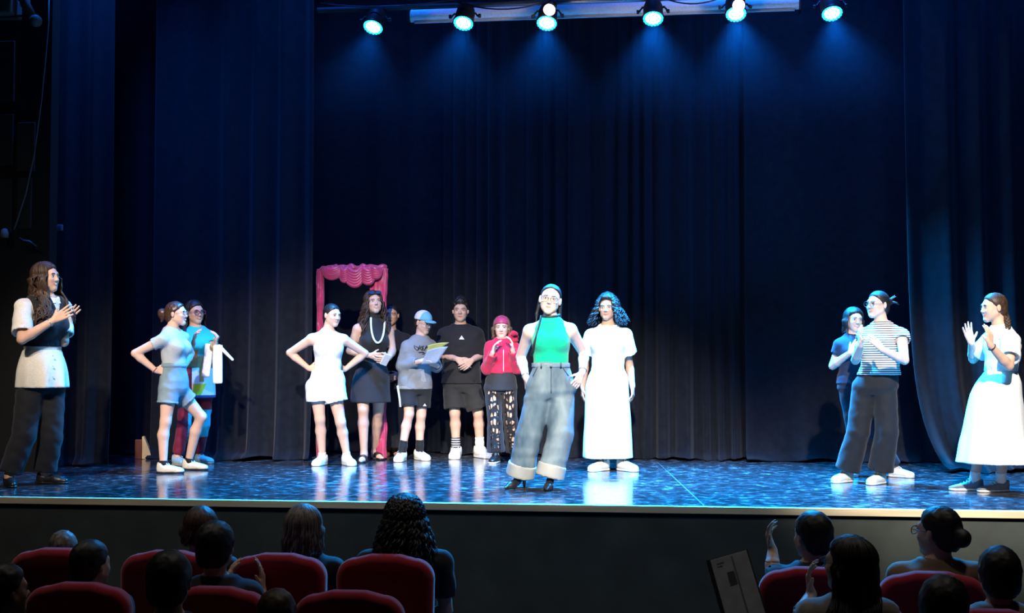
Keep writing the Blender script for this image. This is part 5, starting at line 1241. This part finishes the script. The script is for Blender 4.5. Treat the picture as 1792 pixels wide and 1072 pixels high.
# ------------------------------------------------------------------ draped frame and wooden prop at the back
def draped_frame():
    Yf = Yl + .24; A = at_Y(556, 480, Yf); B = at_Y(676, 480, Yf); zt = at_Y(610, 464, Yf)[2]; x0, x1 = A[0], B[0]; cx = (x0 + x1) / 2
    r = empty('draped_frame', (cx, Yf, STAGE), 0, 'freestanding door frame draped in crimson pink satin behind the girls', 'frame')
    sat = mat('pink_satin', (.48, .035, .12), .38, .5, var=.2, scale=12, sheen=.3); h = zt - STAGE; hw = (x1 - x0) / 2
    def wrap(name, ax, bx, ztop, seed, a, b, fan):
        F = Field(); zs = np.linspace(.01, ztop, 30); t = zs / ztop
        F.u(zloft(zs, ax + (bx - ax) * (1 - t), 0, a * (1 + fan * np.clip((t - .55) / .4, 0, 1) ** 2), b * (1 + .3 * np.sin(9 * t + seed)), 0, 2, 9, .10, seed), 0)
        nf = noise3((40, 40, 16), seed); F.disp(lambda X, Y, Z, Fv: .006 * nf(X, Y, Z)); V, Q = F.mesh(.010); return mesh_np(name, V, Q, sat, r)
    wrap('draped_post', -hw + .03, -hw + .03, h - .03, 1.0, .034, .034, .3); wrap('draped_post', hw - .075, hw - .05, h - .03, 2.4, .062, .045, .55)
    F = Field(); zs = None
    for i in range(22):
        t = i / 21; x = -hw + .05 + t * (2 * hw - .14); F.u(cone((x, -.02 * math.sin(i * 2.1), h - .035), (x + .05, -.03 * math.cos(i * 1.3), h - .055 - .03 * math.sin(i * 1.7)), .035, .040), .015)
    nf = noise3((38, 38, 60), 4.); F.disp(lambda X, Y, Z, Fv: .010 * nf(X, Y, Z)); V, Q = F.mesh(.009); mesh_np('top_drape', V, Q, sat, r)
    # swags: nested hanging folds along the lintel
    for k, (px, w, dp) in enumerate([(587, .115, .115), (607, .06, .14), (624, .12, .19), (646, .09, .17), (659, .07, .12)]):
        sx = at_Y(px, 480, Yf)[0] - cx; b = MB()
        for j in range(6):
            f = 1 - j * .15; d = dp * f; ww = w * (1 - .08 * j); pts = [(sx + ww * math.cos(a) * (1 + .1 * math.sin(3 * a + k)), -.045 - .028 * math.sin(a) - .004 * j, h - .02 - d * math.sin(a) + .01 * math.sin(2 * a + k)) for a in np.linspace(.05, PI - .05, 13)]
            b.tube(pts, [.014 + .012 * math.sin(PI * q / 12) for q in range(13)], 7)
        b.build('swag', sat, r, True)
    for sx in (-hw + .03, hw - .06):
        b = MB(); b.box((sx, 0, .012), (.10, .24, .024)); b.build('foot', M_dark_metal, r, bevel=.005)
draped_frame()
c = on_plane(250, 803); r = empty('wooden_prop', (c[0], c[1] + .04, STAGE), .25, 'pale wooden prop with a dark brown edge peeking out behind the left curtain', 'prop')
b = MB(); b.prism([(-.02, 0), (.08, 0), (.075, .03), (.045, .12), (.0, .23), (-.02, .235)], .10, Matrix(((1, 0, 0, 0), (0, 0, -1, 0), (0, 1, 0, 0), (0, 0, 0, 1)))); b.build('pale_panel', mat('pale_wood', (.62, .42, .18), .5, .3, var=.12, scale=12, stretch=(6, 6, .6)), r, bevel=.006)
b = MB(); b.box((-.06, .02, .10), (.07, .09, .20)); b.build('brown_block', mat('brown_wood', (.14, .035, .015), .5, .3, var=.2, scale=12), r, bevel=.006)

# ------------------------------------------------------------------ red theatre seats
M_red = mat('red_velvet', (.42, .012, .028), .85, .15, var=.15, scale=90, sheen=.4); M_seatblack = mat('seat_black', (.012, .012, .013), .6, .3)
def seat(px, py, Y, label, w=.50):
    c = at_Y(px, py, Y); h = float(c[2]); r = empty('theatre_seat', (float(c[0]), Y, 0), 0, label, 'seat', 'red theatre seats')
    n = 12; hw = w / 2; top = h; rc = .10; poly = [(-hw * .96, .36), (hw * .96, .36)]
    for i in range(n + 1): a = PI / 2 * i / n; poly.append((hw - rc + rc * math.cos(a), top - .022 - rc + rc * math.sin(a)))
    poly.append((hw * .3, top - .003)); poly.append((-hw * .3, top - .003))
    for i in range(n + 1): a = PI / 2 + PI / 2 * i / n; poly.append((-hw + rc + rc * math.cos(a), top - .022 - rc + rc * math.sin(a)))
    Mx = Matrix(((1, 0, 0, 0), (0, 0, -1, 0), (0, 1, 0, 0), (0, 0, 0, 1)))
    b = MB(); b.prism(poly, .11, Mx); o = b.build('backrest', M_red, r, True); m = o.modifiers.new('bevel', 'BEVEL'); m.width = .038; m.segments = 4; m.limit_method = 'ANGLE'; m.angle_limit = math.radians(50)
    b = MB(); b.box((0, .29, .44), (w * .90, .46, .11)); b.build('seat_cushion', M_red, r, bevel=.035)
    for sg in (-1, 1):
        b = MB(); b.box((sg * (hw + .010), .22, .60), (.03, .40, .035)); a_ = b.build('armrest', M_seatblack, r, bevel=.012)
        b = MB(); b.box((sg * (hw + .010), .20, .30), (.026, .10, .58)); b.build('side_post', M_seatblack, r, bevel=.008)
    b = MB(); b.box((0, .20, .35), (w * .8, .30, .05)); b.build('seat_pan', M_seatblack, r)
    return r
Y1 = float(at_dist(674, 968, 7.0)[1]); Y2 = Y1 - .82
for px, py, Y, lab in [(101, 957, Y1, 'red seat in the front row at far left, a pale haired child beyond it'), (296, 961, Y1, 'red front row seat second from left, mostly hidden behind dark heads'), (488, 966, Y1, 'red front row seat in front of the grey blonde haired woman'), (675, 968, Y1, 'red front row seat at the aisle, woman with long dark curls sitting in it'),
                       (139, 1017, Y2, 'red second row seat at far left'), (375, 1024, Y2, 'red second row seat in the middle, behind two dark heads'), (612, 1031, Y2, 'red second row seat at the aisle, lower edge of the picture'),
                       (1420, 990, Y1 - .1, 'red front row seat right of the aisle, person with a raised hand in it'), (1630, 998, Y1 - .12, 'red front row seat at right, person in beige top in it'), (1735, 1064, Y2 - .1, 'red second row seat at the lower right corner')]:
    seat(px, py, Y, lab)

# ------------------------------------------------------------------ the audience, seen from behind
def spectator(label, hx, hy, dist, S=1.0, hyaw=180, yaw=180, hpitch=2, hroll=0, skin=sk_mid, hair='short', hcol=H_dark, top=c_black, wide=1.0, arms=None, hands=(None, None), glass=None, lk=None, male=False, smile=0, clothed=True):
    q_ = at_Y(hx, hy, dist); dist = math.hypot(q_[0], q_[1])
    s = FPX / dist / math.sqrt(1 + ((hx - 896) / FPX) ** 2); sx = .175 * S * s * wide
    zh = 633 + (2.0 - .53) * s
    sp = dict(label=label, base=(hx, 1072), dist=dist, floor=0.0, S=S, yaw=yaw, neck=(hx, hy + .150 * S * s, -.01), waist=(hx, (hy + .15 * S * s + zh) / 2, -.02), crotch=(hx, zh, -.02), sh=((hx - sx, hy + .195 * S * s), (hx + sx, hy + .195 * S * s)),
              el=arms[0] if arms else ((hx - sx * 1.12, hy + .48 * S * s, 0, .06), (hx + sx * 1.12, hy + .48 * S * s, 0, .06)), wr=arms[1] if arms else ((hx - sx * .8, hy + .60 * S * s, 0, .28), (hx + sx * .8, hy + .60 * S * s, 0, .28)),
              hand=hands, knl=((-.10, .42, .55), (.10, .42, .55)), anl=((-.10, .44, .09), (.10, .44, .09)), head=(hx, hy), hyaw=hyaw, hpitch=hpitch, hroll=hroll, hs=1.0, male=male, child=True, smile=smile)
    p = Human(sp); p.finish(skin, coarse=.022, fine=.0085); p.face()
    p.top('shirt', top, off=.016, hem=p.zt(.12), sleeve=.7, sr=(.068, .066), neck=(.062, .015), wr=.004, step=.016)
    p.pants('trousers', c_black2, p.zt(.22), 1.9, .012, (.092, .07, .06), step=.020)
    for q in (0, 1): p.shoe(q, 'dress', s_black)
    F = Field()
    if hair == 'short': p.cap(F, .017, -.002, -.085, grooves=.0010, freq=40); p.hair_mesh(F, hcol, .0085, bumpy=.0025)
    elif hair == 'bun': p.cap(F, .012, 0, -.085); F.u(ball(p.hp(0, -.125, -.015), .047), .02); p.hair_mesh(F, hcol, .0085, bumpy=.002)
    else: p.cap(F, .016, 0, -.085); p.hair_mesh(F, hcol, .0085, extra=p.locks(**lk))
    if glass: p.glasses(g_dark, thick=.0022)
    return p
H_grey = mat('hair_grey_blonde', (.15, .13, .11), .5, .35, var=.6, scale=60, stretch=(1, 1, .2)); H_warm = mat('hair_warm_brown', (.06, .03, .018), .5, .35, var=.5, scale=60, stretch=(1, 1, .3))
D1, D2, D3 = Y1 + .36, Y2 + .36, Y2 - .44     # rows, as distance up the hall
beige = cloth('beige_knit', (.26, .17, .10)); dgrey = cloth('dark_grey_top', (.03, .03, .035)); sand = cloth('sand_top', (.30, .27, .22))
full = [(70, 178), (-178, -70)]
AUDIENCE = [
    dict(label='child with short pale grey blonde hair in the far left front row seat', hx=110, hy=962, dist=D1, S=.86, hair='short', hcol=H_grey, top=dgrey),
    dict(label='spectator with brown hair in the front row, head tilted left of the grey blonde woman', hx=350, hy=924, dist=D1 + .1, S=1.0, hair='long', hcol=H_warm, lk=dict(n=110, length=.10, az=full, wave=.006, r=.008, seed=3), hroll=-4),
    dict(label='spectator with straight grey blonde shoulder length hair in the front row', hx=531, hy=922, dist=D1, S=1.02, hair='long', hcol=H_grey, lk=dict(n=150, length=.15, az=full, wave=.005, r=.008, seed=5, out=1.18), hyaw=172),
    dict(label='spectator with long dark curly hair at the aisle end of the front row', hx=708, hy=906, dist=D1, S=1.06, hair='long', hcol=H_dark, lk=dict(n=130, length=.22, az=full, wave=.009, wl=.06, r=.0085, seed=7, curl=1, out=1.26, flare=.05), top=dgrey, wide=1.1,
         arms=(((640, 1070, 0, .05), (780, 1068, 0, .02)), ((660, 1090, 0, .28), (768, 1092, 0, .26)))),
    dict(label='spectator with dark hair and face turned right, in the second row at far left', hx=160, hy=987, dist=D2, S=.95, hair='short', hyaw=132, hcol=H_dark, male=True),
    dict(label='spectator with dark wavy hair clapping in the second row', hx=378, hy=957, dist=D2, S=1.02, hair='short', hyaw=160, male=True, arms=(((310, 1075, 0, .1), (450, 1068, 0, .1)), ((395, 1030, 0, .30), (458, 1034, 0, .28))), hands=(hd((.3, .3, 1), (.9, .2, 0), .2, 1), hd((.0, .2, 1), (-.9, .2, 0), .2, 1, .1)), top=dgrey),
    dict(label='spectator with short black hair seen from behind, nearest at lower left', hx=297, hy=1017, dist=D3, S=1.06, hair='short', hyaw=165, male=True),
    dict(label='child with face turned right at the lower left corner', hx=12, hy=1032, dist=D3, S=.9, hair='short', hyaw=108, skin=sk_tan, hcol=H_dark),
    dict(label='child with fluffy brown hair at the bottom edge between the second row seats', hx=484, hy=1078, dist=D3 - .1, S=.9, hair='short', hcol=H_warm, hyaw=175),
    dict(label='spectator with dark hair raising one hand in the front row right of the aisle', hx=1421, hy=937, dist=D1 - .1, S=1.0, hair='short', hyaw=-142, arms=(((1352, 1000, 0, .10), (1480, 1056, 0, .05)), ((1352, 962, 0, .20), (1470, 1085, 0, .25))), hands=(hd((-.25, .2, 1), (1, -.2, 0), .45, -1, .14), None), top=dgrey),
    dict(label='spectator with dark bun and glasses in a beige top, front row at right', hx=1641, hy=930, dist=D1 - .15, S=1.05, hair='bun', hyaw=-122, glass=True, top=beige, wide=1.18),
    dict(label='spectator with long straight dark hair and glasses clapping, second row right', hx=1484, hy=986, dist=D2 - .1, S=1.03, hair='long', lk=dict(n=170, length=.36, az=full, wave=.004, r=.008, seed=8, out=1.12), hyaw=-118, glass=True, top=sand, arms=(((1402, 1078, 0, .10), (1560, 1085, 0, .05)), ((1420, 1040, 0, .24), (1540, 1110, 0, .25))), hands=(hd((-.15, .1, 1), (1, 0, 0), .4, -1, .12), None)),
    dict(label='spectator with short dark hair at the far right of the second row', hx=1748, hy=1006, dist=D2 - .1, S=1.02, hair='short', hyaw=-165, male=True, top=sand),
    dict(label='spectator with round dark head of hair at the bottom edge on the right', hx=1652, hy=1066, dist=D3, S=1.08, hair='short', hyaw=180, male=True),
]
for a_ in AUDIENCE: spectator(**a_)

# ------------------------------------------------------------------ printed sheet in a clear sleeve, held up at the aisle
def sleeve_sheet():
    d = 5.9; tl, tr = at_dist(1243, 980, d), at_dist(1306, 962, d); ux = (tr - tl); w = np.linalg.norm(ux); ux = ux / w
    dn = at_dist(1290, 1075, d - .14) - tl; dn = nrm(dn - ux * (dn @ ux)); nz = np.cross(ux, dn); H = .34
    R_ = Matrix(((ux[0], dn[0], nz[0], tl[0]), (ux[1], dn[1], nz[1], tl[1]), (ux[2], dn[2], nz[2], tl[2]), (0, 0, 0, 1)))
    r = empty('document_sleeve', (0, 0, 0), 0, 'printed grey sheet in a clear plastic sleeve held up beside the aisle', 'folder'); r.matrix_world = R_
    def pl(name, x0, x1, y0, y1, z, t, m, par=r, bev=0):
        b = MB(); b.box(((x0 + x1) / 2, (y0 + y1) / 2, z), (x1 - x0, y1 - y0, t)); return b.build(name, m, par, bevel=bev)
    pl('black_cover', -.018, w + .006, -.008, H + .01, .006, .008, M_seatblack, bev=.003)
    sh = pl('sheet', 0, w, 0, H, -.001, .003, mat('sheet_grey', (.62, .65, .74), .6, var=.2, scale=14), bev=.001)
    pl('fold_line', w * .56, w * .60, .01, H, -.0030, .0012, mat('fold_dark', (.2, .2, .24), .6), sh)
    g = pl('printed_mark', w * .34, w * .53, .075, .135, -.0030, .0012, mat('print_ink', (.05, .06, .09), .6), sh)
    pl('printed_line', w * .14, w * .34, .022, .028, -.0030, .0012, mat('print_faint', (.3, .3, .34), .6), sh); pl('printed_line', w * .14, w * .28, .036, .041, -.0030, .0012, mat('print_faint', (.3, .3, .34), .6), sh)
    pl('clear_sleeve', -.002, w + .002, -.002, H, -.0052, .0008, mat('clear_film', (.3, .33, .36), .08, .8, alpha=.10))
sleeve_sheet()

# ------------------------------------------------------------------ thin stage haze that the blue lamps light up
b = MB(); b.box((-1.1, YE + 1.75, 5.2), (9.0, 2.1, 3.2)); hz = b.build('stage_haze', None)
hm = bpy.data.materials.new('haze'); hm.use_nodes = True; N_ = hm.node_tree.nodes; N_.remove(N_['Principled BSDF'])
vs = N_.new('ShaderNodeVolumeScatter'); vs.inputs['Color'].default_value = (.35, .48, 1, 1); hm.node_tree.links.new(vs.outputs[0], N_['Material Output'].inputs['Volume'])
tc_ = N_.new('ShaderNodeTexCoord'); sp_ = N_.new('ShaderNodeSeparateXYZ'); hm.node_tree.links.new(tc_.outputs['Generated'], sp_.inputs[0]); mr_ = N_.new('ShaderNodeMapRange'); mr_.interpolation_type = 'SMOOTHSTEP'
mr_.inputs[1].default_value = .10; mr_.inputs[2].default_value = .62; mr_.inputs[3].default_value = 0; mr_.inputs[4].default_value = .0026; hm.node_tree.links.new(sp_.outputs[2], mr_.inputs[0]); hm.node_tree.links.new(mr_.outputs[0], vs.inputs['Density'])
hz.data.materials.clear(); hz.data.materials.append(hm); tag(hz, 'thin haze hanging in the air over the stage', 'haze', None, 'stuff')
